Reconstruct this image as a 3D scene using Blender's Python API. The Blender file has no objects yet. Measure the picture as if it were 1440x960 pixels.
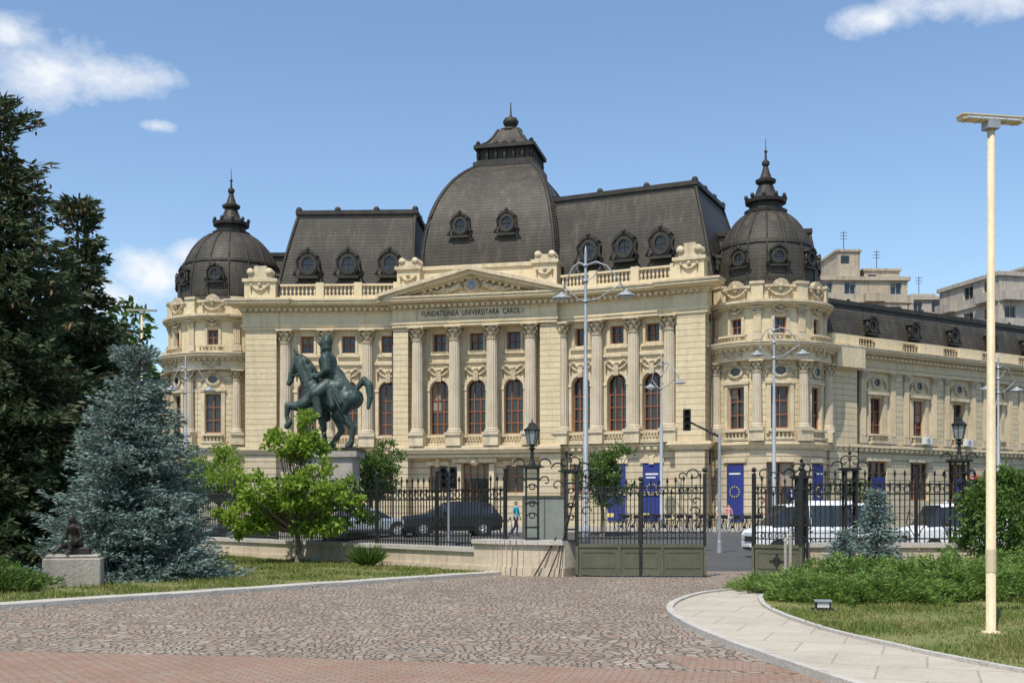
import bpy, math, random
import numpy as np
from mathutils import Vector, Matrix
random.seed(7); rng=np.random.default_rng(7)
sc=bpy.context.scene
R=math.radians

# ---------------------------------------------------------------- materials
def nodes(name):
    m=bpy.data.materials.new(name); m.use_nodes=True
    nt=m.node_tree; return m,nt,nt.nodes,nt.links,nt.nodes['Principled BSDF']
def mth(nt,op,a,b=None,c=None):
    n=nt.nodes.new('ShaderNodeMath'); n.operation=op
    for i,x in enumerate((a,b,c)):
        if x is None: continue
        if isinstance(x,(int,float)): n.inputs[i].default_value=x
        else: nt.links.new(x,n.inputs[i])
    return n.outputs[0]
def mixc(nt,f,a,b,mode='MIX'):
    n=nt.nodes.new('ShaderNodeMix'); n.data_type='RGBA'; n.blend_type=mode
    def s(i,x):
        if isinstance(x,(int,float)): n.inputs[i].default_value=x
        elif isinstance(x,tuple): n.inputs[i].default_value=(*x[:3],1)
        else: nt.links.new(x,n.inputs[i])
    s(0,f); s(6,a); s(7,b); return n.outputs[2]
def noise(nt,vec,scale,detail=4,rough=.6):
    n=nt.nodes.new('ShaderNodeTexNoise'); n.inputs['Scale'].default_value=scale
    n.inputs['Detail'].default_value=detail; n.inputs['Roughness'].default_value=rough
    if vec is not None: nt.links.new(vec,n.inputs['Vector'])
    return n.outputs['Fac']
def ramp(nt,f,a,b):
    n=nt.nodes.new('ShaderNodeMapRange'); n.inputs[1].default_value=a; n.inputs[2].default_value=b
    nt.links.new(f,n.inputs[0]); return n.outputs[0]
def scl(nt,vec,s):
    n=nt.nodes.new('ShaderNodeVectorMath'); n.operation='MULTIPLY'; nt.links.new(vec,n.inputs[0])
    n.inputs[1].default_value=s; return n.outputs[0]
def pmat(name,c1,c2,scale=.6,rough=.8,metal=0,streak=0,groove=None,bump=.0,bscale=12,spec=.3,streakcol=(.1,.09,.07)):
    m,nt,N,L,B=nodes(name)
    g=N.new('ShaderNodeNewGeometry'); P=g.outputs['Position']
    col=mixc(nt,ramp(nt,noise(nt,P,scale,6),.3,.7),c1,c2)
    fine=ramp(nt,noise(nt,P,scale*9,3),.2,.8)
    col=mixc(nt,.3,col,mixc(nt,fine,tuple(x*.55 for x in c1),tuple(min(1,x*1.3) for x in c2)))
    if streak:
        s=ramp(nt,noise(nt,scl(nt,P,(1.6,1.6,.12)),1.3,5,.7),.5,.75)
        col=mixc(nt,mth(nt,'MULTIPLY',s,streak),col,streakcol)
    h=noise(nt,P,bscale,4)
    if groove:
        p,w,dk=groove
        sx=N.new('ShaderNodeSeparateXYZ'); L.new(P,sx.inputs[0])
        fr=mth(nt,'FRACT',mth(nt,'DIVIDE',sx.outputs[2],p))
        gm=mth(nt,'LESS_THAN',fr,w/p)
        wn=N.new('ShaderNodeTexWhiteNoise'); wn.noise_dimensions='1D'; L.new(mth(nt,'FLOOR',mth(nt,'DIVIDE',sx.outputs[2],p)),wn.inputs['W'])
        col=mixc(nt,mth(nt,'MULTIPLY',wn.outputs['Value'],.22),col,tuple(x*.6 for x in c1))
        col=mixc(nt,mth(nt,'MULTIPLY',gm,dk),col,tuple(x*.25 for x in c1))
        h=mth(nt,'SUBTRACT',mth(nt,'MULTIPLY',h,.3),gm)
        bump=max(bump,.35)
    L.new(col,B.inputs['Base Color']); B.inputs['Roughness'].default_value=rough
    B.inputs['Metallic'].default_value=metal; B.inputs['Specular IOR Level'].default_value=spec
    if bump:
        b=N.new('ShaderNodeBump'); b.inputs['Strength'].default_value=bump; b.inputs['Distance'].default_value=.04
        L.new(h,b.inputs['Height']); L.new(b.outputs[0],B.inputs['Normal'])
    return m
def leafmat(name,c1,c2,c3,tr=.25,rough=.6):
    m,nt,N,L,B=nodes(name)
    g=N.new('ShaderNodeNewGeometry')
    rnd=g.outputs['Random Per Island']
    col=mixc(nt,rnd,c1,c2)
    col=mixc(nt,ramp(nt,noise(nt,g.outputs['Position'],1.1,3),.38,.68),col,c3)
    L.new(col,B.inputs['Base Color']); B.inputs['Roughness'].default_value=rough
    B.inputs['Specular IOR Level'].default_value=.25
    t=N.new('ShaderNodeBsdfTranslucent'); L.new(mixc(nt,.5,col,c2),t.inputs[0])
    mx=N.new('ShaderNodeMixShader'); mx.inputs[0].default_value=tr
    L.new(B.outputs[0],mx.inputs[1]); L.new(t.outputs[0],mx.inputs[2])
    L.new(mx.outputs[0],N['Material Output'].inputs[0]); return m

CR1=(.59,.475,.295); CR2=(.71,.595,.39)
M={}
M['wall']=pmat('cream_stone',CR1,CR2,.35,.85,streak=.4,groove=(.46,.05,.65),streakcol=(.30,.23,.14))
M['plain']=pmat('cream_stone_smooth',(.59,.48,.30),(.73,.61,.405),.5,.85,streak=.38,bump=.25,bscale=6,streakcol=(.27,.205,.125))
M['trim']=pmat('pale_stone_trim',(.44,.36,.235),(.72,.61,.42),1.1,.85,streak=.6,bump=.5,bscale=5,streakcol=(.16,.12,.08))
M['col']=pmat('column_stone',(.46,.385,.275),(.63,.535,.395),1.0,.85,streak=.4,bump=.2,streakcol=(.21,.165,.12))
M['orn']=pmat('carved_ornament_stone',(.25,.19,.115),(.68,.57,.39),4.0,.9,bump=1,bscale=9)
M['base']=pmat('rusticated_base_stone',(.50,.41,.27),(.63,.53,.365),.35,.85,streak=.4,groove=(.52,.07,.8),streakcol=(.22,.175,.11))
M['roof']=pmat('slate_roof',(.036,.031,.024),(.08,.069,.053),.5,.6,streak=.75,groove=(.27,.04,.7),streakcol=(.16,.13,.085))
M['rmetal']=pmat('roof_metal_trim',(.025,.023,.02),(.066,.059,.047),1.5,.55,metal=.2,bump=.4)
M['glass']=pmat('window_glass',(.012,.014,.016),(.035,.04,.045),.8,.08,spec=.6)
M['frame']=pmat('brown_window_frame',(.23,.085,.04),(.31,.125,.065),2,.6)
M['curtain']=pmat('window_blind',(.24,.21,.16),(.32,.28,.22),2,.8)
M['dark']=pmat('dark_interior',(.012,.011,.01),(.03,.027,.025),1,.9)
M['blue']=pmat('blue_banner',(.02,.03,.15),(.03,.045,.21),1,.6)
M['yellow']=pmat('yellow_print',(.6,.5,.12),(.65,.55,.18),1,.6)
M['iron']=pmat('black_wrought_iron',(.018,.019,.017),(.04,.042,.036),3,.5,metal=.3)
M['gpanel']=pmat('olive_painted_steel',(.075,.08,.05),(.14,.135,.085),1.5,.55,streak=.5)
M['board']=pmat('grey_green_board',(.20,.22,.19),(.28,.30,.26),1.5,.35,streak=.4)
M['plinth']=pmat('pinkish_plinth_stone',(.48,.39,.285),(.62,.52,.39),.8,.85,streak=.65,bump=.3,streakcol=(.2,.155,.11))
M['bronze']=pmat('weathered_bronze',(.018,.027,.024),(.07,.10,.085),.9,.5,metal=.25,streak=.65,bump=.5,bscale=5,streakcol=(.16,.22,.19))
M['bronze2']=pmat('dark_bronze',(.035,.03,.026),(.07,.06,.05),3,.45,metal=.5)
M['granite']=pmat('weathered_granite',(.28,.25,.21),(.42,.38,.32),2,.85,streak=.5,bump=.5)
M['lampgrey']=pmat('grey_lamp_paint',(.27,.29,.30),(.38,.40,.41),1,.45,metal=.2)
M['cream']=pmat('cream_pole_paint',(.57,.46,.28),(.68,.56,.37),2,.5,streak=.35)
M['lamplens']=pmat('lamp_lens',(.5,.5,.48),(.6,.6,.58),2,.25)
M['bark']=pmat('bark',(.09,.07,.05),(.2,.16,.12),6,.9,bump=.8)
M['tyre']=pmat('tyre_rubber',(.02,.02,.02),(.035,.035,.035),3,.8)
M['rim']=pmat('alloy_rim',(.4,.4,.41),(.5,.5,.51),3,.3,metal=.7)
M['white']=pmat('white_paint',(.70,.71,.71),(.79,.79,.79),1,.3,spec=.5)
M['carglass']=pmat('car_glass',(.015,.018,.02),(.03,.035,.04),1,.05,spec=.7)
M['dgrey']=pmat('dark_grey_car_paint',(.035,.038,.045),(.05,.053,.06),1,.2,metal=.5,spec=.6)
M['silver']=pmat('silver_car_paint',(.42,.44,.46),(.48,.5,.52),1,.25,metal=.5,spec=.6)
M['redp']=pmat('red_paint',(.4,.02,.02),(.5,.03,.03),1,.35)
M['black']=pmat('black_plastic',(.015,.015,.015),(.03,.03,.03),2,.5)
M['concrete']=pmat('apartment_concrete',(.37,.30,.21),(.52,.44,.33),.3,.9,streak=.75,bump=.2)
M['concrete2']=pmat('tan_apartment_render',(.38,.33,.27),(.50,.44,.37),.3,.9,streak=.75)
M['asphalt']=pmat('asphalt',(.06,.06,.06),(.10,.098,.095),.35,.9,bump=.3,bscale=40)
M['paving']=pmat('pale_plaza_paving',(.26,.24,.21),(.34,.32,.28),.4,.9,bump=.2)
M['kerb']=pmat('kerb_stone',(.40,.37,.32),(.55,.51,.45),1.5,.85,bump=.4,bscale=15)
M['mark']=pmat('road_marking_white',(.6,.6,.58),(.75,.75,.73),3,.7)
M['soil']=pmat('lawn_soil',(.10,.14,.035),(.24,.225,.085),.55,.95,bump=.8,bscale=14)
M['clock']=pmat('blue_medallion',(.15,.19,.27),(.35,.38,.42),3,.6)
M['skin']=pmat('skin',(.5,.3,.2),(.55,.34,.24),3,.6)
M['cloth_cyan']=pmat('cyan_cotton',(.05,.35,.45),(.08,.42,.52),3,.8)
M['cloth_pink']=pmat('pink_cotton',(.6,.2,.25),(.7,.3,.34),3,.8)
M['cloth_white']=pmat('white_cotton',(.65,.65,.62),(.75,.75,.72),3,.8)
M['cloth_dark']=pmat('dark_trousers',(.03,.035,.06),(.05,.055,.08),3,.8)
M['hair']=pmat('brown_hair',(.04,.025,.015),(.07,.04,.03),9,.7)

def cobble_mat(name,scale,c1,c2,c3,joint,big=.25):
    m,nt,N,L,B=nodes(name); g=N.new('ShaderNodeNewGeometry'); P=g.outputs['Position']
    w=N.new('ShaderNodeVectorMath'); w.operation='ADD'
    nn=N.new('ShaderNodeTexNoise'); nn.inputs['Scale'].default_value=.8; L.new(P,nn.inputs['Vector'])
    L.new(P,w.inputs[0]); L.new(nn.outputs['Color'],w.inputs[1])
    fl=scl(nt,w.outputs[0],(1,1,0))
    v=N.new('ShaderNodeTexVoronoi'); v.feature='DISTANCE_TO_EDGE'; v.inputs['Scale'].default_value=scale; v.inputs['Randomness'].default_value=.5; L.new(fl,v.inputs['Vector'])
    v2=N.new('ShaderNodeTexVoronoi'); v2.feature='F1'; v2.inputs['Scale'].default_value=scale; v2.inputs['Randomness'].default_value=.5; L.new(fl,v2.inputs['Vector'])
    sep=N.new('ShaderNodeSeparateColor'); L.new(v2.outputs['Color'],sep.inputs[0])
    col=mixc(nt,sep.outputs[0],c1,c2)
    col=mixc(nt,mth(nt,'GREATER_THAN',sep.outputs[1],.66),col,c3)
    col=mixc(nt,mth(nt,'MULTIPLY',mth(nt,'LESS_THAN',sep.outputs[2],.12),.6),col,tuple(x*.5 for x in c1))
    col=mixc(nt,mth(nt,'MULTIPLY',ramp(nt,noise(nt,P,big,5,.7),.4,.66),.42),col,tuple(x*.6 for x in c1))
    col=mixc(nt,mth(nt,'MULTIPLY',ramp(nt,noise(nt,scl(nt,P,(1,.25,1)),.5,4,.7),.5,.7),.25),col,tuple(min(1,x*1.3) for x in c2))
    jm=ramp(nt,v.outputs['Distance'],.02,.12)
    col=mixc(nt,jm,joint,col)
    L.new(col,B.inputs['Base Color']); B.inputs['Roughness'].default_value=.85; B.inputs['Specular IOR Level'].default_value=.25
    b=N.new('ShaderNodeBump'); b.inputs['Strength'].default_value=.9; b.inputs['Distance'].default_value=.035
    L.new(jm,b.inputs['Height']); L.new(b.outputs[0],B.inputs['Normal']); return m
M['cobble']=cobble_mat('granite_cobbles',7.8,(.30,.245,.19),(.43,.365,.29),(.35,.25,.18),(.13,.105,.08))
def brick_mat(name,c1,c2,mort,sc_,rot,w=.5,h=.25,ms=.02,patch=.45):
    m,nt,N,L,B=nodes(name); g=N.new('ShaderNodeNewGeometry')
    mp=N.new('ShaderNodeMapping'); mp.inputs['Rotation'].default_value=(0,0,rot); L.new(g.outputs['Position'],mp.inputs[0])
    b=N.new('ShaderNodeTexBrick'); L.new(mp.outputs[0],b.inputs['Vector']); b.inputs['Scale'].default_value=sc_
    b.inputs['Color1'].default_value=(*c1,1); b.inputs['Color2'].default_value=(*c2,1); b.inputs['Mortar'].default_value=(*mort,1)
    b.inputs['Brick Width'].default_value=w; b.inputs['Row Height'].default_value=h; b.inputs['Mortar Size'].default_value=ms
    col=mixc(nt,mth(nt,'MULTIPLY',ramp(nt,noise(nt,g.outputs['Position'],.9,6,.7),.4,.65),patch),b.outputs[0],tuple(x*.55 for x in c1))
    col=mixc(nt,mth(nt,'MULTIPLY',ramp(nt,noise(nt,g.outputs['Position'],14,3,.7),.35,.65),.3),col,tuple(min(1,x*1.35) for x in c2))
    L.new(col,B.inputs['Base Color']); B.inputs['Roughness'].default_value=.85; B.inputs['Specular IOR Level'].default_value=.2
    bp=N.new('ShaderNodeBump'); bp.inputs['Strength'].default_value=.4; bp.inputs['Distance'].default_value=.02; bp.invert=True
    L.new(b.outputs['Fac'],bp.inputs['Height']); L.new(bp.outputs[0],B.inputs['Normal']); return m
M['redbrick']=brick_mat('red_clinker_paving',(.33,.175,.115),(.31,.235,.175),(.16,.12,.095),2.6,.2,.5,.25,.035)
M['slab']=brick_mat('path_slabs',(.43,.375,.295),(.48,.425,.34),(.28,.245,.19),.8,.35,.9,.9,.012,.4)
M['blade']=leafmat('grass_blades',(.085,.145,.022),(.19,.24,.05),(.27,.24,.085),.3)
M['bluespruce']=leafmat('blue_spruce_needles',(.09,.135,.115),(.26,.33,.29),(.14,.20,.17),.12)
M['spruce']=leafmat('dark_spruce_needles',(.03,.05,.024),(.10,.125,.055),(.06,.083,.038),.15)
M['lime']=leafmat('fresh_green_leaves',(.115,.21,.022),(.33,.44,.06),(.20,.32,.04),.42,.45)
M['green']=leafmat('green_leaves',(.045,.10,.02),(.15,.23,.045),(.09,.15,.032),.32,.5)
M['juniper']=leafmat('juniper_needles',(.07,.14,.025),(.235,.33,.07),(.12,.20,.04),.25)
M['cone']=leafmat('spruce_cones',(.20,.12,.05),(.28,.17,.08),(.16,.1,.05),.0)

# ---------------------------------------------------------------- mesh builder
class MB:
    def __init__(s): s.v=[]; s.f=[]; s.m=[]; s.sm=[]; s.mats=[]
    def mi(s,k):
        if k not in s.mats: s.mats.append(k)
        return s.mats.index(k)
    def add(s,vs,fs,k,smooth=False):
        o=len(s.v); i=s.mi(k); s.v.extend(vs)
        for f in fs: s.f.append([o+a for a in f]); s.m.append(i); s.sm.append(smooth)
    def mesh(s,name,loc=(0,0,0)):
        me=bpy.data.meshes.new(name)
        lx,ly,lz=loc
        me.from_pydata([(a-lx,b-ly,c-lz) for a,b,c in s.v],[],s.f)
        for k in s.mats: me.materials.append(M[k])
        me.polygons.foreach_set('material_index',s.m); me.polygons.foreach_set('use_smooth',s.sm)
        me.update(); return me
    def obj(s,name,parent=None,loc=(0,0,0)):
        if parent is not None: loc=tuple(parent.location)
        o=bpy.data.objects.new(name,s.mesh(name,loc)); sc.collection.objects.link(o)
        if parent is not None: o.parent=parent
        else: o.location=loc
        return o
def empty(name,loc=(0,0,0),rz=0):
    e=bpy.data.objects.new(name,None); e.location=loc; e.rotation_euler=(0,0,rz); e.empty_display_size=.5; sc.collection.objects.link(e); return e

class Fr:
    def __init__(s,ox,oy,ang=0,r=None,zo=0,sz=1,seg=None): s.ox,s.oy,s.a,s.r,s.zo,s.sz=ox,oy,ang,r,zo,sz
    def __call__(s,u,v,z):
        z=.6+(z-.6)*s.sz+s.zo
        if s.r is None:
            c,n=math.cos(s.a),math.sin(s.a)
            return (s.ox+u*c+v*n, s.oy+u*n-v*c, z)
        t=s.a+u/s.r; q=s.r+v
        return (s.ox+q*math.sin(t), s.oy-q*math.cos(t), z)
def fbox(mb,F,u0,u1,v0,v1,z0,z1,k):
    n=1 if F.r is None else max(1,int(abs(u1-u0)/.45+.5))
    vs=[];fs=[]
    for i in range(n+1):
        u=u0+(u1-u0)*i/n
        vs+=[F(u,v0,z0),F(u,v1,z0),F(u,v1,z1),F(u,v0,z1)]
    for i in range(n):
        a=4*i;b=a+4
        for j in range(4): fs.append((a+j,a+(j+1)%4,b+(j+1)%4,b+j))
    fs+=[(3,2,1,0),(4*n,4*n+1,4*n+2,4*n+3)]
    mb.add(vs,fs,k)
def box(mb,x0,x1,y0,y1,z0,z1,k):
    mb.add([(x0,y0,z0),(x1,y0,z0),(x1,y1,z0),(x0,y1,z0),(x0,y0,z1),(x1,y0,z1),(x1,y1,z1),(x0,y1,z1)],
     [(0,3,2,1),(4,5,6,7),(0,1,5,4),(1,2,6,5),(2,3,7,6),(3,0,4,7)],k)
def rbox(mb,c,ex,hx,hy,z0,z1,k):
    x,y=c; cx,cy=ex; nx,ny=-cy,cx
    p=[(x+a*hx*cx+b*hy*nx,y+a*hx*cy+b*hy*ny) for a,b in((-1,-1),(1,-1),(1,1),(-1,1))]
    mb.add([(a,b,z0) for a,b in p]+[(a,b,z1) for a,b in p],[(0,3,2,1),(4,5,6,7),(0,1,5,4),(1,2,6,5),(2,3,7,6),(3,0,4,7)],k)
def lathe(mb,cx,cy,prof,n,k,smooth=False,flute=0,rot=0,squash=1):
    vs=[];fs=[]
    for r,z in prof:
        for j in range(n):
            a=2*math.pi*j/n+rot; rr=r*(1-flute*(j%2)); vs.append((cx+rr*math.cos(a),cy+rr*math.sin(a)*squash,z))
    for i in range(len(prof)-1):
        for j in range(n): fs.append((i*n+j,i*n+(j+1)%n,(i+1)*n+(j+1)%n,(i+1)*n+j))
    fs.append(tuple(range(n))[::-1]); fs.append(tuple(range((len(prof)-1)*n,len(prof)*n)))
    mb.add(vs,fs,k,smooth)
def tube(mb,pts,rad,k,n=6,smooth=True):
    P=[Vector(p) for p in pts]
    if not hasattr(rad,'__len__'): rad=[rad]*len(P)
    vs=[];fs=[]; ref=Vector((.13,.21,1)).normalized()
    for i,p in enumerate(P):
        d=(P[min(i+1,len(P)-1)]-P[max(i-1,0)]).normalized()
        a=d.cross(ref)
        if a.length<.15: a=d.cross(Vector((1,.1,0)))
        a.normalize(); b=d.cross(a)
        for j in range(n):
            t=2*math.pi*j/n; vs.append(tuple(p+rad[i]*(a*math.cos(t)+b*math.sin(t))))
    for i in range(len(P)-1):
        for j in range(n): fs.append((i*n+j,i*n+(j+1)%n,(i+1)*n+(j+1)%n,(i+1)*n+j))
    fs.append(tuple(range(n))); fs.append(tuple(range((len(P)-1)*n,len(P)*n)))
    mb.add(vs,fs,k,smooth)
def ball(mb,c,r,k,n=8,sz=1,sx=1):
    prof=[(max(.001,r*math.sin(math.pi*i/6)*sx),c[2]-r*sz*math.cos(math.pi*i/6)) for i in range(7)]
    lathe(mb,c[0],c[1],prof,n,k,True)
def prism(mb,poly,z0,z1,k):
    n=len(poly)
    mb.add([(x,y,z0) for x,y in poly]+[(x,y,z1) for x,y in poly],
      [tuple(range(n,2*n))]+[(i,(i+1)%n,n+(i+1)%n,n+i) for i in range(n)],k)

# facade elements ------------------------------------------------------------
def wall(mb,F,u0,u1,z0,z1,v,ops,k,rev=.4,step=None):
    us={u0,u1}; zs={z0,z1}
    for (uc,w,zb,zt,ar) in ops: us|={uc-w/2,uc+w/2}; zs|={zb,zt}
    if F.r: 
        n=int((u1-u0)/.45)+1; us|={u0+(u1-u0)*i/n for i in range(n+1)}
    us=sorted(us); zs=sorted(zs)
    for i in range(len(us)-1):
        for j in range(len(zs)-1):
            a,b=us[i],us[i+1]; c,d=zs[j],zs[j+1]; um=(a+b)/2; zm=(c+d)/2
            if any(abs(um-o[0])<o[1]/2 and o[2]<zm<o[3] for o in ops): continue
            mb.add([F(a,v,c),F(b,v,c),F(b,v,d),F(a,v,d)],[(0,1,2,3)],k)
    for (uc,w,zb,zt,ar) in ops:
        l,r=uc-w/2,uc+w/2; zz=zt-w/2 if ar else zt; q=v-rev
        for (a,b,c,d) in ((l,zb,l,zz),(r,zz,r,zb),(r,zb,l,zb))+(((l,zt,r,zt),) if not ar else ()):
            mb.add([F(a,v,b),F(c,v,d),F(c,q,d),F(a,q,b)],[(0,1,2,3)],'plain')
        if ar:
            n=10; pts=[(uc-w/2*math.cos(math.pi*t/n),zz+w/2*math.sin(math.pi*t/n)) for t in range(n+1)]
            for t in range(n):
                (a,b),(c,d)=pts[t],pts[t+1]
                mb.add([F(a,v,b),F(c,v,d),F(c,v,zt),F(a,v,zt)],[(0,1,2,3)],k)
                mb.add([F(a,v,b),F(c,v,d),F(c,q,d),F(a,q,b)],[(0,1,2,3)],'plain')
wr_=random.Random(77)
def glaze(mb,F,op,v,rev=.4,nv=1,hz=(),fr=.09,fk='frame'):
    uc,w,zb,zt,ar=op; l,r=uc-w/2,uc+w/2; q=v-rev+.03
    j=[wr_.uniform(-.012,.012) for _ in range(4)]
    mb.add([F(l,q+j[0],zb),F(r,q+j[1],zb),F(r,q+j[2],zt),F(l,q+j[3],zt)],[(0,1,2,3)],'glass')
    if wr_.random()<.28:
        zc=zt-(zt-zb)*wr_.choice((.25,.4,.55)); x0,x1=wr_.choice(((l,r),(l,uc),(uc,r)))
        mb.add([F(x0,q+.018,zc),F(x1,q+.018,zc),F(x1,q+.018,zt),F(x0,q+.018,zt)],[(0,1,2,3)],'curtain')
    a,b=q+.02,q+.1
    fbox(mb,F,l,l+fr,a,b,zb,zt,fk); fbox(mb,F,r-fr,r,a,b,zb,zt,fk); fbox(mb,F,l+fr,r-fr,a,b,zb,zb+fr,fk)
    if not ar: fbox(mb,F,l+fr,r-fr,a,b,zt-fr,zt,fk)
    else:
        n=10; zz=zt-w/2
        for t in range(n):
            p=[]
            for rr in (w/2+.02,w/2-fr):
                for tt in (t,t+1): p.append((uc-rr*math.cos(math.pi*tt/n),zz+rr*math.sin(math.pi*tt/n)))
            mb.add([F(p[0][0],b,p[0][1]),F(p[1][0],b,p[1][1]),F(p[3][0],b,p[3][1]),F(p[2][0],b,p[2][1])],[(0,1,2,3)],fk)
    for i in range(nv):
        x=l+w*(i+1)/(nv+1); fbox(mb,F,x-.045,x+.045,a+.003,b+.004,zb+fr,zt-fr,fk)
    for h in hz: 
        z=zb+(zt-zb)*h; fbox(mb,F,l+fr,r-fr,a+.006,b+.007,z-.04,z+.04,fk)
def arch_ring(mb,F,uc,zz,r0,r1,v0,v1,k,n=12,a0=0,a1=math.pi,ry=1):
    vs=[];fs=[]
    for t in range(n+1):
        a=a0+(a1-a0)*t/n
        for rr,v in ((r0,v0),(r0,v1),(r1,v1),(r1,v0)): vs.append(F(uc-rr*math.cos(a),v,zz+rr*math.sin(a)*ry))
    for t in range(n):
        for j in range(4): fs.append((4*t+j,4*t+(j+1)%4,4*t+4+(j+1)%4,4*t+4+j))
    mb.add(vs,fs,k)
def column(mb,x,y,z0,z1,r,k='col',e=(1,0)):
    rbox(mb,(x,y),e,r*1.45,r*1.45,z0,z0+.22,k)
    lathe(mb,x,y,[(r*1.35,z0+.22),(r*1.4,z0+.3),(r*1.2,z0+.38),(r*1.25,z0+.46),(r*1.02,z0+.55)],16,k)
    ch=r*2.3; zc=z1-ch
    lathe(mb,x,y,[(r,z0+.55),(r,z0+1.6),(r*.88,zc)],28,k,False,.1)
    lathe(mb,x,y,[(r*1.0,zc-.06),(r*1.0,zc+.02),(r*.8,zc+.03),(r*.85,zc+ch*.4),(r*1.0,zc+ch*.75),(r*1.2,zc+ch*.86)],12,'orn')
    for row,(h0,h1,ro) in enumerate(((0,.38,1.3),(.3,.68,1.42),(.6,.88,1.75))):
        m=8 if row<2 else 4
        for j in range(m):
            a=2*math.pi*(j+.5*(row%2 if row<2 else 1))/m+math.atan2(e[1],e[0]); ca,sa=math.cos(a),math.sin(a); pa,pb=-sa,ca; w=r*.27
            vs=[]
            for q,z in ((.9,h0),(1.02,(h0+h1)/2),(ro,h1),(ro*.96,h1-.08)):
                for s_ in (-1,1): vs.append((x+ca*r*q+pa*w*s_,y+sa*r*q+pb*w*s_,zc+ch*z))
            mb.add(vs,[(0,1,3,2),(2,3,5,4),(4,5,7,6),(6,7,1,0)],'orn')
    rbox(mb,(x,y),e,r*1.4,r*1.4,zc+ch*.87,z1,'trim')
def pilaster(mb,F,u,v,z0,z1,w,k='col',d=.18):
    fbox(mb,F,u-w*.62,u+w*.62,v-.05,v+d+.1,z0,z0+.45,k)
    fbox(mb,F,u-w/2,u+w/2,v-.05,v+d,z0+.45,z1-w*1.1,k)
    for i in range(4): 
        x=u-w/2+w*(i+.5)/4; fbox(mb,F,x-w*.07,x+w*.07,v+d-.01,v+d+.035,z0+.6,z1-w*1.2,'plain')
    for i in range(3): fbox(mb,F,u-w*(.5+.06*i),u+w*(.5+.06*i),v,v+d+.05+.06*i,z1-w*1.1+i*w*.3,z1-w*1.1+(i+.85)*w*.3,'orn')
    fbox(mb,F,u-w*.7,u+w*.7,v-.02,v+d+.22,z1-w*.2,z1,'trim')
def balustrade(mb,F,u0,u1,v,z0,h,k='plain',sp=.3):
    fbox(mb,F,u0,u1,v-.18,v+.18,z0,z0+.14,k); fbox(mb,F,u0,u1,v-.17,v+.2,z0+h-.15,z0+h,k)
    n=max(1,int((u1-u0)/sp))
    for i in range(n):
        x,y,_=F(u0+(u1-u0)*(i+.5)/n,v,0); a=F(0,0,z0+.14)[2]; b=F(0,0,z0+h-.15)[2]; H=b-a
        lathe(mb,x,y,[(.07,a),(.05,a+H*.12),(.105,a+H*.4),(.05,a+H*.75),(.08,b)],6,k)
def cornice(mb,F,u0,u1,v,z0,lay,k='plain',ext=True):
    z=z0
    for h,out,kk in lay:
        e=out if ext else 0
        fbox(mb,F,u0-e,u1+e,v-.4,v+out,z,z+h,kk or k); z+=h
def dentils(mb,F,u0,u1,v,d,z0,z1,sp=.42,k='plain'):
    n=int((u1-u0)/sp)
    for i in range(n):
        u=u0+(u1-u0)*(i+.5)/n; fbox(mb,F,u-sp*.27,u+sp*.27,v-.02,v+d,z0,z1,k)
def swag(mb,F,u,v,z,w,k='orn'):
    pts=[F(u-w/2+w*i/8,v+.08,z-.28*w*math.sin(math.pi*i/8)) for i in range(9)]
    tube(mb,pts,[.05,.08,.1,.12,.13,.12,.1,.08,.05],k,6)
    for s_ in (-1,1): ball(mb,F(u+s_*w/2,v+.08,z),.12,k,6); tube(mb,[F(u+s_*w/2,v+.08,z),F(u+s_*w/2,v+.06,z-.45*w)],[.07,.03],k,5)
    ball(mb,F(u,v+.12,z+.05),.17,k,8)
def oeil(mb,F,u,v,z,w,h,dep,kr='rmetal'):
    fbox(mb,F,u-w*.36,u+w*.36,v-dep,v-.02,z-h*.48,z+h*.3,kr)
    arch_ring(mb,F,u,z,w*.27,w*.42,v-.15,v+.14,kr,18,0,2*math.pi,h/w)
    arch_ring(mb,F,u,z,w*.39,w*.50,v-.12,v+.05,kr,18,0,2*math.pi,h/w)
    n=14; vs=[F(u+w*.28*math.cos(2*math.pi*i/n),v+.0,z+h*.28*math.sin(2*math.pi*i/n)) for i in range(n)]
    mb.add(vs,[tuple(range(n))],'glass')
    fbox(mb,F,u-.03,u+.03,v+.01,v+.06,z-h*.27,z+h*.27,kr); fbox(mb,F,u-w*.27,u+w*.27,v+.012,v+.062,z-.03,z+.03,kr)
    fbox(mb,F,u-w*.5,u+w*.5,v-dep,v+.16,z-h*.56,z-h*.47,kr)
    arch_ring(mb,F,u,z+h*.1,w*.42,w*.56,v-dep*.5,v+.2,kr,10,.5,math.pi-.5)
    for s_ in (-1,1):
        tube(mb,[F(u+s_*w*q,v+.1,z+h*p) for q,p in ((.4,.3),(.55,.15),(.5,-.05),(.56,-.25),(.66,-.42),(.5,-.46))],[.06,.1,.08,.1,.13,.06],kr,6)
    ball(mb,F(u,v+.16,z+h*.58),.16*w/1.6,kr,8,1.3)

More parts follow.
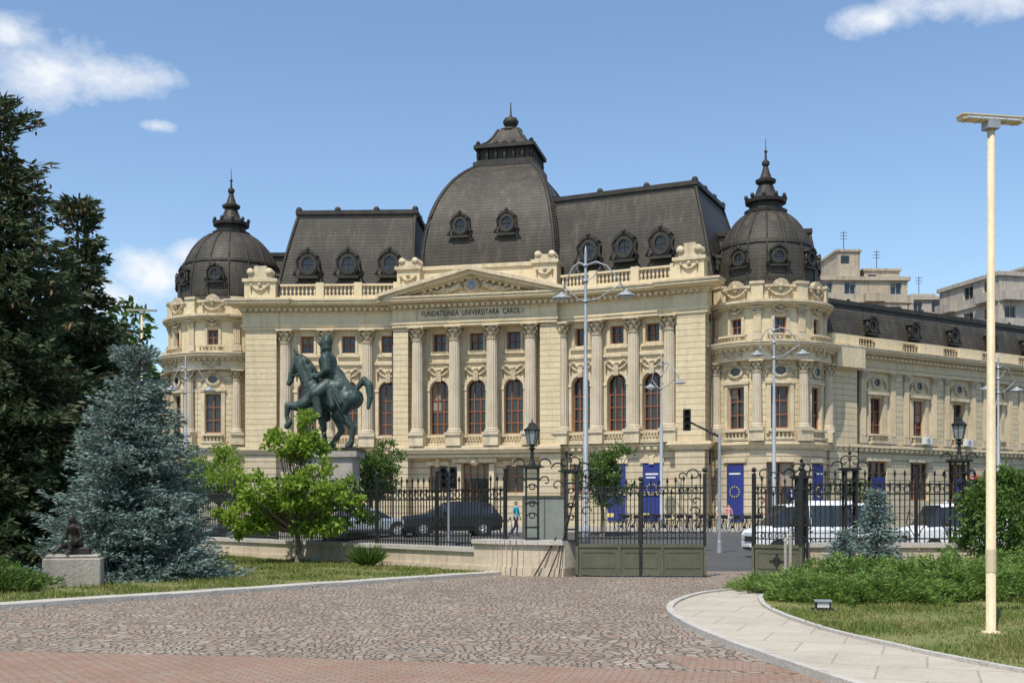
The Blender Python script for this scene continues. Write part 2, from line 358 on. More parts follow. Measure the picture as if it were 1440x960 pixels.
# ================================================================ LIBRARY
lib=empty('university_library_building',(-2,95,.6))
FL=Fr(-21.8,93.0,R(-2.3)); FC=Fr(-9.25,92.5,R(-13.1),zo=.006); FR=Fr(3.64,89.5,R(-25.2),zo=.012)
LL,LC,LR=12.56,13.23,11.74
W=MB(); O=MB(); G=MB(); RF=MB()
def seg(F,L,wins,cols,pier,main=False,gw=None,posters=()):
    vW=0.0
    ops=[(u,1.55,7.9,12.3,True) for u in wins]; mz=[(u,1.1,14.6,16.0,False) for u in wins]
    wall(W,F,0,L,6.9,16.5,vW,ops+mz,'plain',.55)
    for o in ops: glaze(G,F,o,vW,.55,2,(.2,.42,.64))
    for o in mz: glaze(G,F,o,vW,.55,1,(.5,))
    gops=[(u,1.45,3.2,5.4,False) for u in gw]
    if main: gops[1]=(gw[1],2.3,.8,5.6,False)
    wall(W,F,0,L,.3,6.9,.12,gops,'base',.5)
    for i,o in enumerate(gops):
        if (main and i==1): 
            glaze(G,F,o,.12,.5,3,(.55,.8)); 
            for s_ in (-1,1):
                fbox(O,F,o[0]+s_*1.35-.2,o[0]+s_*1.35+.2,.1,.5,.6,5.5,'trim')
            fbox(O,F,o[0]-1.8,o[0]+1.8,.1,.75,5.6,5.95,'trim'); ball(O,F(o[0],.6,5.7),.4,'orn'); swag(O,F,o[0],.6,6.3,1.8)
        else:
            glaze(G,F,o,.12,.5,1,(.6,))
            fbox(O,F,o[0]-.95,o[0]+.95,.1,.26,5.4,5.75,'trim'); fbox(O,F,o[0]-.18,o[0]+.18,.1,.36,5.3,5.95,'trim')
            fbox(O,F,o[0]-.9,o[0]+.9,.1,.3,2.98,3.2,'trim')
        if i in posters:
            fbox(O,F,o[0]-.72,o[0]+.72,.14,.2,1.0,5.3,'blue')
            for t in range(12):
                a=t*math.pi/6; x,y,z=F(o[0]+.4*math.cos(a),.21,3.4+.4*math.sin(a)); ball(O,(x,y,z),.06,'yellow',5)
            fbox(O,F,o[0]-.5,o[0]+.5,.19,.21,4.5,4.62,'mark'); fbox(O,F,o[0]-.45,o[0]+.3,.19,.21,4.25,4.35,'mark')
            fbox(O,F,o[0]-.72,o[0]-.2,.19,.212,1.3,1.6,'yellow')
    cornice(O,F,0,L,.1,6.35,[(.15,.1,'trim'),(.2,.22,None),(.12,.4,None),(.1,.3,'trim')],ext=False)
    dentils(O,F,0,L,.3,.14,6.42,6.68,.55,'trim')
    for u in wins:
        fbox(O,F,u-1.05,u-.78,-.02,.14,7.3,11.5,'trim'); fbox(O,F,u+.78,u+1.05,-.02,.14,7.3,11.5,'trim')
        arch_ring(O,F,u,11.53,.785,1.05,-.02,.15,'trim'); fbox(O,F,u-1.15,u-.77,-.02,.2,11.4,11.6,'plain'); fbox(O,F,u+.77,u+1.15,-.02,.2,11.4,11.6,'plain')
        fbox(O,F,u-.2,u+.2,.0,.32,12.15,12.95,'orn'); swag(O,F,u,.05,13.05,1.7)
        for s_ in (-1,1): tube(O,[F(u+s_*.2,.12,13.0),F(u+s_*.55,.14,13.3),F(u+s_*.95,.1,13.15)],[.12,.1,.05],'orn')
        fbox(O,F,u-1.2,u+1.2,-.02,.16,13.6,13.8,'trim')
        fbox(O,F,u-.75,u-.56,-.02,.1,14.4,16.1,'trim'); fbox(O,F,u+.56,u+.75,-.02,.1,14.4,16.1,'trim'); fbox(O,F,u-.9,u+.9,-.02,.18,14.25,14.42,'trim')
        fbox(O,F,u-1.1,u+1.1,.1,.62,6.92,7.04,'trim'); balustrade(O,F,u-1.0,u+1.0,.45,7.04,.75,'trim',.25)
    pj=1.35 if main else .75
    cornice(O,F,0,L,pj-.3,16.45,[(.25,.12,None),(.2,.2,None),(1.0,.1,None),(.2,.25,'trim'),(.18,.35,None)],ext=True)
    dentils(O,F,0,L,pj-.1,.42,17.9,18.12,.45)
    cornice(O,F,0,L,pj-.3,18.28,[(.12,.9,None),(.22,1.1,None),(.12,1.2,'trim')],ext=True)
    fbox(W,F,0,L,-.4,pj-.25,16.44,18.7,'plain')
    if main: fbox(W,F,-.1,LC+.1,-2,pj-.3,18.7,19.0,'plain')
    for c in cols:
        x,y,_=F(c,pj-.35,0); zz=F(0,0,0)[2]
        fbox(O,F,c-.62,c+.62,0,pj+.2,6.92,7.75,'trim')
        column(O,x,y,7.75+zz,16.43+zz,.46,'col',(math.cos(F.a),math.sin(F.a)))
        fbox(O,F,c-.36,c+.36,-.02,.12,7.75,16.4,'col')
seg(FL,LL,(5.1,8.5,11.75),(3.4,6.75,10.1),(0,2.8),gw=(5.1,8.5,11.7))
seg(FC,LC,(3.5,6.58,9.65),(1.95,5.03,8.1,11.2),None,main=True,gw=(3.4,6.58,9.75))
seg(FR,LR,(1.95,4.9,7.75),(.5,3.4,6.35,9.2),(9.7,11.74),gw=(1.95,4.9,7.75),posters=(1,2))
def pier(F,u0,u1,out):
    wall(W,F,u0,u1,.3,6.9,out+.15,[],'base'); fbox(W,F,u0,u1,-1.5,out,6.9,16.5,'wall'); fbox(W,F,u0,u1,-1.5,out+.14,.3,6.88,'base')
    fbox(W,F,u0-.03,u1+.03,-1.5,out+.02,16.3,18.5,'plain')
    cornice(O,F,u0,u1,out-.1,6.33,[(.15,.3,'trim'),(.2,.42,None),(.14,.58,None),(.1,.5,'trim')])
    cornice(O,F,u0,u1,out-.1,16.43,[(.25,.22,None),(.2,.3,None),(1.02,.2,None),(.2,.35,'trim'),(.2,.5,None),(.12,1.1,None),(.22,1.32,None),(.14,1.42,'trim')])
    fbox(O,F,u0+.0,u1-.0,out-.6,out+.3,18.75,20.3,'plain'); fbox(O,F,u0-.15,u1+.15,out-.7,out+.45,20.3,20.55,'trim')
    um=(u0+u1)/2; w=(u1-u0)/2
    fbox(O,F,um-w*.75,um+w*.75,out-.6,out+.25,20.55,21.2,'trim'); 
    for s_ in (-1,1): tube(O,[F(um+s_*w*.6,out-.5,21.1),F(um+s_*w*.6,out+.35,21.1)],.3,'trim',10)
    fbox(O,F,um-w*.4,um+w*.4,out-.5,out+.2,21.2,21.6,'trim'); swag(O,F,um,out+.3,20.0,w*1.1)
pier(FL,.15,2.7,.55); pier(FR,9.75,12.0,.62)
for F,u in ((FL,.2),(FR,11.9)):
    p0=F(u,.3,.3); p1=F(u,-14,.3)
    W.add([p0,p1,(p1[0],p1[1],18.7),(p0[0],p0[1],18.7)],[(0,1,2,3)],'wall')
for u0,u1 in ((-.1,1.15),(11.95,LC+.35)):
    fbox(W,FC,u0,u1,-.5,1.0,.3,6.3,'base'); fbox(W,FC,u0,u1,-.5,.95,6.9,16.4,'wall')
fbox(O,FC,-.1,LC+.35,.05,1.25,6.33,6.93,'plain'); fbox(O,FC,-.2,LC+.45,.05,1.45,6.6,6.8,'trim')
fbox(W,FC,1.15,11.95,.1,1.05,6.0,6.33,'base')
fbox(W,FC,.6,12.7,-1.2,.25,18.9,21.1,'plain'); fbox(O,FC,.5,12.8,-1.3,.4,21.1,21.4,'trim'); fbox(O,FC,.55,12.75,-1.3,.36,19.0,19.2,'trim')
for u in (1.1,12.3):
    fbox(O,FC,u-.95,u+.95,-1.2,.75,18.9,21.15,'plain'); fbox(O,FC,u-1.1,u+1.1,-1.3,.92,21.15,21.42,'trim')
    fbox(O,FC,u-.8,u+.8,-.7,.7,21.42,21.85,'trim')
    for s_ in (-1,1): tube(O,[FC(u+s_*.55,-.6,21.85),FC(u+s_*.55,.75,21.85)],.28,'trim',10)
    swag(O,FC,u,.75,20.6,1.2)
# pediment
def tri(F,u0,u1,um,v,z0,z1,k): W.add([F(u0,v,z0),F(u1,v,z0),F(um,v,z1)],[(0,1,2)],k)
um=6.6; hw=6.6+.55; AP=20.35; tri(FC,um-hw+.3,um+hw-.3,um,1.35,18.7,AP,'plain')
for s_ in (-1,1):
    for (a,b,v1,k) in ((0,.28,2.45,'trim'),(-.28,-.003,2.15,'plain'),(-.45,-.283,1.75,'trim')):
        pts=[]
        for (uu,zz) in ((um+s_*(hw+.35),18.74),(um,AP+.25)):
            for v in (.3,v1): pts+= [FC(uu,v,zz+a),FC(uu,v,zz+b)]
        O.add(pts,[(0,1,3,2),(0,2,6,4),(1,5,7,3),(2,3,7,6),(4,6,7,5),(0,4,5,1)],k)
    n=14
    for i in range(n):
        t=(i+.5)/n; uu=um+s_*(hw*(1-t)); zz=18.72+(AP+.28-18.72)*t-.6
        if zz>18.9: fbox(O,FC,uu-.12,uu+.12,1.3,1.72,zz,zz+.2,'plain')
mc=19.45
tube(O,[FC(um,1.3,mc),FC(um,1.6,mc)],.66,'orn',20); tube(O,[FC(um,1.6,mc),FC(um,1.68,mc)],.5,'trim',20); tube(O,[FC(um,1.66,mc),FC(um,1.72,mc)],.36,'clock',20)
ball(O,FC(um,1.7,mc+.72),.22,'orn')
pr=random.Random(5)
for s_ in (-1,1):
    for i in range(26):
        t=i/25; uu=um+s_*(.85+t*4.3); zz=18.9+ (1-t)*.62*pr.uniform(.1,1.1)
        ball(O,FC(uu,1.42,zz),pr.uniform(.1,.24)*(1-.45*t),'orn',6)
    tube(O,[FC(um+s_*(.8+.6*i),1.5,19.45-.12*i+.18*math.sin(i*2)) for i in range(7)],[.2,.18,.17,.15,.12,.09,.05],'orn',7)
    tube(O,[FC(um+s_*q,1.55,z) for q,z in ((.95,19.75),(1.15,19.45),(1.7,19.2),(2.3,19.3),(2.8,18.95))],[.13,.2,.2,.15,.08],'trim',7); ball(O,FC(um+s_*1.0,1.6,19.93),.14,'trim',7)
fbox(O,FC,1.9,11.2,1.1,1.22,17.0,17.85,'trim')
def text(body,size,F,u,v,z,k,parent,ang=None,name='inscription'):
    c=bpy.data.curves.new(name,'FONT'); c.body=body; c.size=size; c.align_x='CENTER'; c.align_y='CENTER'; c.extrude=.012
    o=bpy.data.objects.new(name,c); sc.collection.objects.link(o)
    x,y,zz=F(u,v,z); rz=F.a if F.r is None else 0
    o.data.materials.append(M[k]); o.parent=parent; pl=parent.location
    o.location=(x-pl[0],y-pl[1],zz-pl[2]); o.rotation_euler=(math.pi/2,0,rz); return o
t=text('FUNDATIUNEA  UNIVERSITARA  CAROL I',.62,FC,6.55,1.24,17.42,'dark',lib); t.data.space_character=1.08; t.scale=(.68,1,1)
for F,us in ((FL,(2.75,6.3,9.4,12.6)),(FR,(.2,3.2,6.6,9.7))):
    for i in range(3):
        balustrade(O,F,us[i]+.3,us[i+1]-.3,.55,19.05,1.05); fbox(O,F,us[i+1]-.32,us[i+1]+.32,.25,.85,18.9,20.2,'plain')
    fbox(O,F,us[0],us[-1],-.6,.8,18.72,19.05,'plain')
def mansard(F,u0,u1,v0,v1,z0,z1,ins,n=7,hipL=True,hipR=True,crest=True):
    rings=[]
    for i in range(n+1):
        t=i/n; d=ins*(t**1.0)*(.75+.25*t)
        a=u0+(d if hipL else 0); b=u1-(d if hipR else 0)
        z=z0+(z1-z0)*t
        rings.append([F(a,v0-d,z),F(b,v0-d,z),F(b,v1+d,z),F(a,v1+d,z)])
    vs=[p for r_ in rings for p in r_]; fs=[]
    for i in range(n):
        for j in range(4): fs.append((4*i+j,4*i+(j+1)%4,4*i+4+(j+1)%4,4*i+4+j))
    fs.append((4*n,4*n+1,4*n+2,4*n+3)); RF.add(vs,fs,'roof')
    for j in range(4): tube(RF,[rings[i][j] for i in range(n+1)],.14,'rmetal',6)
    a=u0+(ins if hipL else 0); b=u1-(ins if hipR else 0)
    fbox(RF,F,a-.25,b+.25,v0-ins-.3,v0-ins+.25,z1-.12,z1+.22,'rmetal'); fbox(RF,F,a-.2,b+.2,v0-ins-.25,v0-ins+.14,z1-.4,z1-.12,'rmetal')
    fbox(RF,F,b-.25,b+.25,v1+ins,v0-ins-.3,z1-.11,z1+.23,'rmetal'); fbox(RF,F,a-.25,a+.25,v1+ins,v0-ins-.3,z1-.11,z1+.23,'rmetal')
    if crest:
        m=int((b-a)/3)
        for i in range(m+1):
            p=F(a+(b-a)*i/m,v0-ins,z1+.2); ball(RF,(p[0],p[1],p[2]+.1),.27,'rmetal',7)
        m=3
        for i in range(1,m+1):
            p=F(b,v0-ins+(v1-v0+2*ins)*i/m,z1+.2); ball(RF,(p[0],p[1],p[2]+.1),.27,'rmetal',7)
mansard(FL,2.2,13.6,-1.2,-13,19.2,26.7,1.6,hipR=False)
mansard(FR,-1.5,12.1,-1.0,-13,19.2,27.0,1.9,hipL=False)
for u in (4.9,8.25,11.7): oeil(RF,FL,u,-1.15,22.1,1.75,2.1,1.2)
for u in (2.2,5.15,8.1): oeil(RF,FR,u,-.95,22.2,1.75,2.1,1.2)
mansard(Fr(15.2,89.5,R(-10)),0,9,0,-9,17.5,23.6,1.0,crest=False)
mansard(Fr(-22.5,101,R(-2)),-2,5,0,-9,17.5,24.6,1.0,crest=False)
fbox(W,Fr(15.2,89.5,R(-10)),0,9,-9,0,.5,17.5,'plain')
# central dome : rectangular plan cloister vault
DU,DV=5.75,8.3; dcu=7.15; dcv=-1.3-DV
cxy=FC(dcu,dcv,0); ang=FC.a
def sq_ring(w,z,ch=.12,wv=None):
    c,s=math.cos(ang),math.sin(ang); pts=[]; wv=w if wv is None else wv
    k=w*(1-ch*.35); kv=wv*(1-ch*.35)
    for a,b in ((-k,-wv),(k,-wv),(w,-kv),(w,kv),(k,wv),(-k,wv),(-w,kv),(-w,-kv)): pts.append((cxy[0]+a*c-b*s,cxy[1]+a*s+b*c,z))
    return pts
z0,z1=21.2,31.6; n=22; vs=[];fs=[]
rg=[]
for i in range(n+1):
    t=i/n; q_=math.sqrt(1-(t*.925)**2.15); z=z0+(z1-z0)*t; e_=math.sqrt(1-.925**2.15)
    wv=DV*(q_-e_)/(1-e_)+2.3*(1-(q_-e_)/(1-e_)); r_=sq_ring(DU*q_,z,.12,wv); rg.append(r_); vs+=r_
for i in range(n):
    for j in range(8): fs.append((8*i+j,8*i+(j+1)%8,8*i+8+(j+1)%8,8*i+8+j))
RF.add(vs,fs,'roof')
for j in range(8): tube(RF,[rg[i][j] for i in range(n+1)],.14,'rmetal',6)
for j in (0,2,4,6):
    q=(j+7)%8 if j==0 else j-1
    for i in range(n):
        for tt in (0,.5):
            a=Vector(rg[i][j]).lerp(Vector(rg[i][q]),.5); b=Vector(rg[i+1][j]).lerp(Vector(rg[i+1][q]),.5)
            ball(RF,tuple(a.lerp(b,tt)),.17,'rmetal',6)
def sqbox(mb,w,a,b,k,wv=None): mb.add(sq_ring(w,a,.12,wv)+sq_ring(w,b,.12,wv),[(j,(j+1)%8,8+(j+1)%8,8+j) for j in range(8)]+[tuple(range(8,16)),tuple(range(8))],k)
sqbox(W,5.9,17,20.9,'plain',DV+.1); sqbox(RF,5.95,20.9,21.3,'rmetal',DV+.2)
for u in (-1.95,1.95): oeil(RF,FC,dcu-.35+u,-1.35,25.0,1.5,1.8,1.5)
sd=Fr(*FC(dcu+5.6,dcv,0)[:2],ang+math.pi/2)
for u in (-3,3): oeil(RF,sd,u,-.1,25.0,1.5,1.8,1.5)
dz=-.1
sqbox(RF,2.75,31.5+dz,31.9+dz,'rmetal'); sqbox(RF,2.5,31.9+dz,32.1+dz,'rmetal'); sqbox(RF,2.2,32.1+dz,33.1+dz,'roof'); sqbox(RF,2.7,33.1+dz,33.4+dz,'rmetal')
c_,s_0=math.cos(ang),math.sin(ang)
for a in range(-3,4):
    for (p,q) in ((a/3*2.35,-2.35),(a/3*2.35,2.35),(-2.35,a/3*2.35),(2.35,a/3*2.35)):
        x=cxy[0]+p*c_-q*s_0; y=cxy[1]+p*s_0+q*c_; lathe(RF,x,y,[(.09,32.0+dz),(.16,32.5+dz),(.1,33.15+dz)],6,'rmetal')
        if abs(a)!=2: ball(RF,(x*1,y,33.55+dz),.2,'rmetal',6,1.3)
vs=[];lz=[(2.3,33.4+dz),(1.75,33.8+dz),(1.35,34.3+dz),(1.05,34.9+dz),(.9,35.15+dz)]
for w,z in lz: vs+=sq_ring(w,z)
RF.add(vs,[(8*i+j,8*i+(j+1)%8,8*i+8+(j+1)%8,8*i+8+j) for i in range(4) for j in range(8)],'roof')
for a,b in ((-1,-1),(1,-1),(1,1),(-1,1)): tube(RF,[(cxy[0]+w*(a*c_-b*s_0),cxy[1]+w*(a*s_0+b*c_),z) for w,z in lz],.12,'rmetal')
lathe(RF,cxy[0],cxy[1],[(r_,z+dz) for r_,z in [(1.0,35.1),(1.05,35.3),(.5,35.35),(.35,35.6),(.6,35.75),(.72,36.05),(.55,36.35),(.15,36.5),(.08,36.8),(.04,37.8)]],12,'rmetal',True)
def rotunda(cx,cy,r,sz,a0,zo,wins=5,posters=(),door=False):
    F=Fr(cx,cy,a0,r,zo,sz); U=r
    st=R(43); angs=[(i-(wins//2))*st for i in range(wins)]
    half=st*(wins/2)*1.05
    ops=[(a*U,1.35,7.9,11.0,False) for a in angs]; up=[(a*U,.9,14.9,16.1,False) for a in angs]
    wall(W,F,-half*U,half*U,6.9,13,0,ops,'wall'); wall(W,F,-half*U,half*U,13,17,.0,up,'plain')
    for o in ops: glaze(G,F,o,0,.35,1,(.33,.66))
    for o in up: glaze(G,F,o,0,.35,1,(.5,))
    gops=[(a*U,1.35,3.0,5.3,False) for a in angs]
    if door: gops[wins//2]=(0,2.0,.7,5.4,False)
    wall(W,F,-half*U,half*U,.3,6.9,.15,gops,'base')
    for i,o in enumerate(gops):
        glaze(G,F,o,.15,.35,1,(.6,))
        fbox(O,F,o[0]-.9,o[0]+.9,.1,.3,5.4,5.7,'trim')
        if i in posters:
            fbox(O,F,o[0]-.66,o[0]+.66,.16,.22,1.0,5.2,'blue')
            for t in range(12):
                a=t*math.pi/6; ball(O,F(o[0]+.38*math.cos(a),.23,3.2+.38*math.sin(a)),.055,'yellow',5)
            fbox(O,F,o[0]-.45,o[0]+.45,.2,.235,4.5,4.62,'mark')
            fbox(O,F,o[0]-.66,o[0]-.1,.2,.232,1.2,1.5,'yellow')
    cornice(O,F,-half*U,half*U,.0,6.35,[(.15,.25,'trim'),(.2,.35,None),(.12,.5,None),(.1,.42,'trim')],ext=False)
    for a in angs:
        u=a*U
        for s_ in (-1,1): fbox(O,F,u+s_*.83-.15,u+s_*.83+.15,-.02,.12,7.5,11.2,'trim')
        fbox(O,F,u-1.05,u+1.05,-.02,.2,11.2,11.42,'trim'); fbox(O,F,u-1.0,u+1.0,-.02,.4,7.0,7.1,'trim'); balustrade(O,F,u-.85,u+.85,.25,7.1,.7,'trim',.25)
        arch_ring(O,F,u,12.15,.4,.62,-.05,.14,'orn',16,0,2*math.pi,.78)
        n=12; O.add([F(u+.42*math.cos(2*math.pi*i/n),.03,12.15+.33*math.sin(2*math.pi*i/n)) for i in range(n)],[tuple(range(n))],'glass')
        for s_ in (-1,1): tube(O,[F(u+s_*.6,.08,12.3),F(u+s_*.95,.08,12.1),F(u+s_*1.0,.06,11.75)],[.1,.08,.04],'orn')
        for s_ in (-1,1): fbox(O,F,u+s_*.56-.1,u+s_*.56+.1,-.02,.1,14.7,16.3,'trim')
        fbox(O,F,u-.25,u+.25,0,.35,12.6,13.0,'orn')
    for i in range(wins+1):
        a=(i-wins/2)*st
        x,y,_=F(a*U,.32,0); zz=lambda z:F(0,0,z)[2]
        fbox(O,F,a*U-.5,a*U+.5,-.02,.75,6.95,7.7,'trim')
        column(O,x,y,zz(7.7),zz(12.9),.36,'col',(math.cos(a+a0),math.sin(a+a0)))
        fbox(O,F,a*U-.55,a*U+.55,-.02,.06,7.7,12.9,'wall')
        pilaster(O,F,a*U,.0,14.45,16.85,.55,'col',.15)
    cornice(O,F,-half*U,half*U,.45,12.9,[(.3,.1,None),(.45,.05,None),(.15,.2,'trim'),(.15,.5,None),(.18,.7,None),(.1,.78,'trim')],ext=False)
    dentils(O,F,-half*U,half*U,.4,.38,13.6,13.8,.42)
    for a in angs:
        swag(O,F,a*U,.45,13.5,1.3); swag(O,F,a*U,.1,16.75,1.0)
        balustrade(O,F,a*U-1.0,a*U+1.0,.5,14.22,.6,'trim',.26)
    cornice(O,F,-half*U,half*U,0,16.85,[(.15,.25,None),(.15,.5,None),(.18,.65,'trim')],ext=False)
    lathe(W,cx,cy,[(r*.99,F(0,0,17.3)[2]),(r*.99,F(0,0,18.45)[2]),(r*.9,F(0,0,18.46)[2])],48,'plain')
    cornice(O,F,-half*U,half*U,-.05,18.3,[(.2,.15,'trim')],ext=False)
    for i in range(wins+1):
        a=(i-wins/2)*st*U; fbox(O,F,a-.4,a+.4,-.3,.25,17.3,18.55,'plain'); fbox(O,F,a-.5,a+.5,-.4,.35,18.55,18.75,'trim')
    for a in angs:
        arch_ring(O,F,a*U,18.3,.05,.62,-.2,.2,'orn',8); ball(O,F(a*U,.2,18.35),.18,'orn')
        swag(O,F,a*U,.02,18.1,1.6)
    Z=lambda z:F(0,0,z)[2]; dr=r*.87; zt=24.7; zb=18.5; H=Z(zt)-Z(zb)
    prof=[(dr,Z(zb))]+[(dr*math.sqrt(1-(.93*t/14)**2.3),Z(zb)+H*(.12+.88*t/14)) for t in range(15)]
    lathe(RF,cx,cy,prof,48,'roof',True); lathe(RF,cx,cy,[(dr+.1,Z(18.4)),(dr+.22,Z(18.55)),(dr+.18,Z(18.8)),(dr+.05,Z(18.9))],48,'rmetal')
    m=16
    for j in range(m):
        a=2*math.pi*(j+.5)/m; tube(RF,[(cx+(q+.02)*math.cos(a),cy+(q+.02)*math.sin(a),z) for q,z in prof],.08,'rmetal',5)
    q,zq=prof[8]; lathe(RF,cx,cy,[(q+.02,zq-.12),(q+.13,zq-.1),(q+.08,zq+.12),(q-.1,zq+.14)],48,'rmetal')
    for a in angs:
        oeil(RF,Fr(cx,cy,a0+a,dr,0,1),0,.12,Z(20.7),1.25,1.35,.9)
    b=Z(24.55)
    lathe(RF,cx,cy,[(1.35,b),(1.6,b+.15),(1.65,b+.4),(1.3,b+.5),(1.2,b+.95),(1.55,b+1.0),(1.6,b+1.25),(1.15,b+1.4),(.8,b+1.75),(.6,b+2.3),(.5,b+2.5),(.75,b+2.6),(.8,b+2.8),(.45,b+3.0),(.28,b+3.5),(.18,b+3.9),(.3,b+4.0),(.3,b+4.2),(.1,b+4.4),(.07,b+4.9),(.14,b+5.0),(.03,b+5.2),(.02,b+6.0)],14,'rmetal')
    for j in range(10):
        a=2*math.pi*j/10; ball(RF,(cx+1.5*math.cos(a),cy+1.5*math.sin(a),b+1.45),.16,'rmetal',6,1.3)
rotunda(19.4,87.0,4.35,.985,0.02,.018,5,(1,3),True)
rotunda(-24.5,99.3,5.1,1.04,-.05,.024,5)
FW=Fr(23.9,86.3,math.atan2(.542,.84),zo=.03); LW=48
ws=[5.56+5.12*i for i in range(8)]
ops=[(u,1.5,7.6,10.6,False) for u in ws]
wall(W,FW,0,LW,6.9,13.4,0,ops,'plain')
for o in ops: glaze(G,FW,o,0,.4,1,(.3,.65))
gops=[(u,2.3,2.6,5.6,False) for u in ws]; wall(W,FW,0,LW,.3,6.9,.15,gops,'base')
for i,o in enumerate(gops):
    glaze(G,FW,o,.15,.4,2,(.7,)); fbox(O,FW,o[0]-1.4,o[0]+1.4,.1,.3,5.65,5.95,'trim')
    if i in (0,2): 
        fbox(O,FW,o[0]-.7,o[0]+.8,.17,.23,1.1,4.4,'blue'); fbox(O,FW,o[0]-.7,o[0]+.2,.2,.245,1.3,1.6,'yellow')
        for t in range(12): a=t*math.pi/6; ball(O,FW(o[0]+.38*math.cos(a),.24,3.0+.38*math.sin(a)),.055,'yellow',5)
cornice(O,FW,0,LW,.1,6.3,[(.15,.12,'trim'),(.2,.25,None),(.14,.45,None),(.1,.35,'trim')],ext=False); dentils(O,FW,0,LW,.35,.14,6.4,6.62,.6,'trim')
for u in ws:
    for s_ in (-1,1):
        fbox(O,FW,u+s_*.93-.17,u+s_*.93+.17,-.02,.14,7.3,10.8,'trim'); pilaster(O,FW,u+s_*1.75,0,7.0,12.6,.55,'col',.28)
    fbox(O,FW,u-1.2,u+1.2,-.02,.35,10.8,11.05,'trim'); fbox(O,FW,u-1.2,u+1.2,0,.5,6.95,7.05,'trim'); balustrade(O,FW,u-1.05,u+1.05,.35,7.05,.7,'trim',.26)
    arch_ring(O,FW,u,11.8,.38,.62,-.05,.16,'orn',16,0,2*math.pi,.8)
    n=12; O.add([FW(u+.4*math.cos(2*math.pi*i/n),.03,11.8+.33*math.sin(2*math.pi*i/n)) for i in range(n)],[tuple(range(n))],'glass')
    for s_ in (-1,1): tube(O,[FW(u+s_*.6,.1,12.0),FW(u+s_*1.0,.1,11.8),FW(u+s_*1.1,.08,11.3)],[.12,.1,.05],'orn')
    fbox(W,FW,u+2.15,u+2.95,-.02,.2,6.95,12.6,'wall')
for u in (10.9,16.2): fbox(O,FW,u-.4,u+.4,.5,.85,7.1,7.65,'mark'); arch_ring(O,FW,u,7.38,.02,.2,.84,.87,'lampgrey',12,0,2*math.pi)
fbox(W,FW,-.2,2.9,-.5,.45,.3,6.3,'base'); fbox(W,FW,-.2,2.9,-.5,.4,6.3,12.6,'wall')
cornice(O,FW,-.2,LW,.25,12.6,[(.3,.15,None),(.1,.25,'trim'),(.65,.12,None),(.18,.3,'trim'),(.15,.7,None),(.2,.9,None),(.1,.98,'trim')],ext=False)
dentils(O,FW,0,LW,.35,.42,13.5,13.68,.5); fbox(O,FW,-.2,2.9,0,1.2,12.62,14.35,'plain')
for i in range(9): fbox(O,FW,.1+5.12*i-.1,.1+5.12*i+2.9,-.1,.5,14.3,15.2,'plain'); 
for i in range(8): balustrade(O,FW,3.0+5.12*i,5.0+5.12*i,.2,14.3,.9)
mansard(FW,-.3,LW,-.5,-11,15.0,18.0,.9,4,hipL=False,crest=False)
for u in ws: oeil(RF,FW,u,-.4,16.3,1.2,1.3,.8)
for i in range(16): ball(RF,FW(1+3*i,-1.4,18.3),.16,'rmetal',6)
for F,u,v in ((FC,-.35,.35),(FC,LC+.75,.5),(FR,12.25,.2),(FW,3.1,.3),(FW,28.6,.3)):
    tube(O,[F(u,v,.6),F(u,v,16.3 if F is not FW else 12.6)],.075,'rmetal',6)
W.obj('walls',lib); O.obj('columns_cornices_and_ornament',lib); G.obj('windows',lib); RF.obj('roofs_and_domes',lib)

# ================================================================ background blocks
def block(name,x,y,ang,w,d,h,k,nf,nb,steps=()):
    mb=MB(); F=Fr(x,y,ang); fh=h/nf
    def face(F,w,h0,h1,nbb):
        ops=[]
        nfl=int((h1-h0)/fh+.5)
        for j in range(nfl):
            for i in range(nbb):
                if (i+j*3)%5!=4: ops.append(((i+.5)*w/nbb,w/nbb*.5,h0+fh*j+fh*.3,h0+fh*j+fh*.82,False))
        wall(mb,F,0,w,h0,h1,0,ops,k,.3)
        for o in ops: glaze(mb,F,o,0,.3,1,(),.12,'lampgrey')
        for j in range(nfl): fbox(mb,F,0,w,-.1,.18,h0+fh*j-.1,h0+fh*j+.1,k)
        for i in range(0,nbb,2):
            for j in range(nfl): u=(i+.5)*w/nbb; fbox(mb,F,u-w/nbb*.42,u+w/nbb*.42,.0,1.0,h0+fh*j-.05,h0+fh*j+fh*.32,k)
    F2=Fr(*F(0,-d,0)[:2],ang-math.pi/2); F3=Fr(*F(w,0,0)[:2],ang+math.pi/2)
    face(F,w,.4,h,nb); face(F2,d,.4,h,max(2,int(d/4))); face(F3,d,.4,h,max(2,int(d/4)))
    fbox(mb,F,-.3,w+.3,-d-.3,.3,h,h+.5,k)
    for (a,b,v,zz) in steps: 
        fbox(mb,F,a,b,-d+1,v,h+.5,h+zz,k); fbox(mb,F,a-.2,b+.2,-d+.8,v+.2,h+zz,h+zz+.3,k)
        fbox(mb,F,a+.5,a+1.6,v-.02,v+.05,h+zz-1.5,h+zz-.5,'glass')
        tube(mb,[F((a+b)/2,v-2,h+zz),F((a+b)/2,v-2,h+zz+3.2)],.05,'iron',4)
        for q in (2.2,2.6,3.0): tube(mb,[F((a+b)/2-.5,v-2,h+zz+q),F((a+b)/2+.5,v-2,h+zz+q)],.03,'iron',4)
    mb.obj(name,None,(x,y,.6))
block('apartment_building',40.0,150,R(2),12.3,11,32.0,'concrete',10,4,((3.2,6.3,-1,4.0),(7.2,12,-2,1.7)))
block('apartment_building',55.8,160,R(-4),7.5,12,31.2,'concrete2',10,3,((1,4,-2,.9),))
block('apartment_building',63.5,170,R(0),7.5,12,29.0,'concrete',9,3)
block('apartment_building',59.9,140,R(14),20,12,30.6,'concrete2',9,6,((9,14,-2,2.6),))

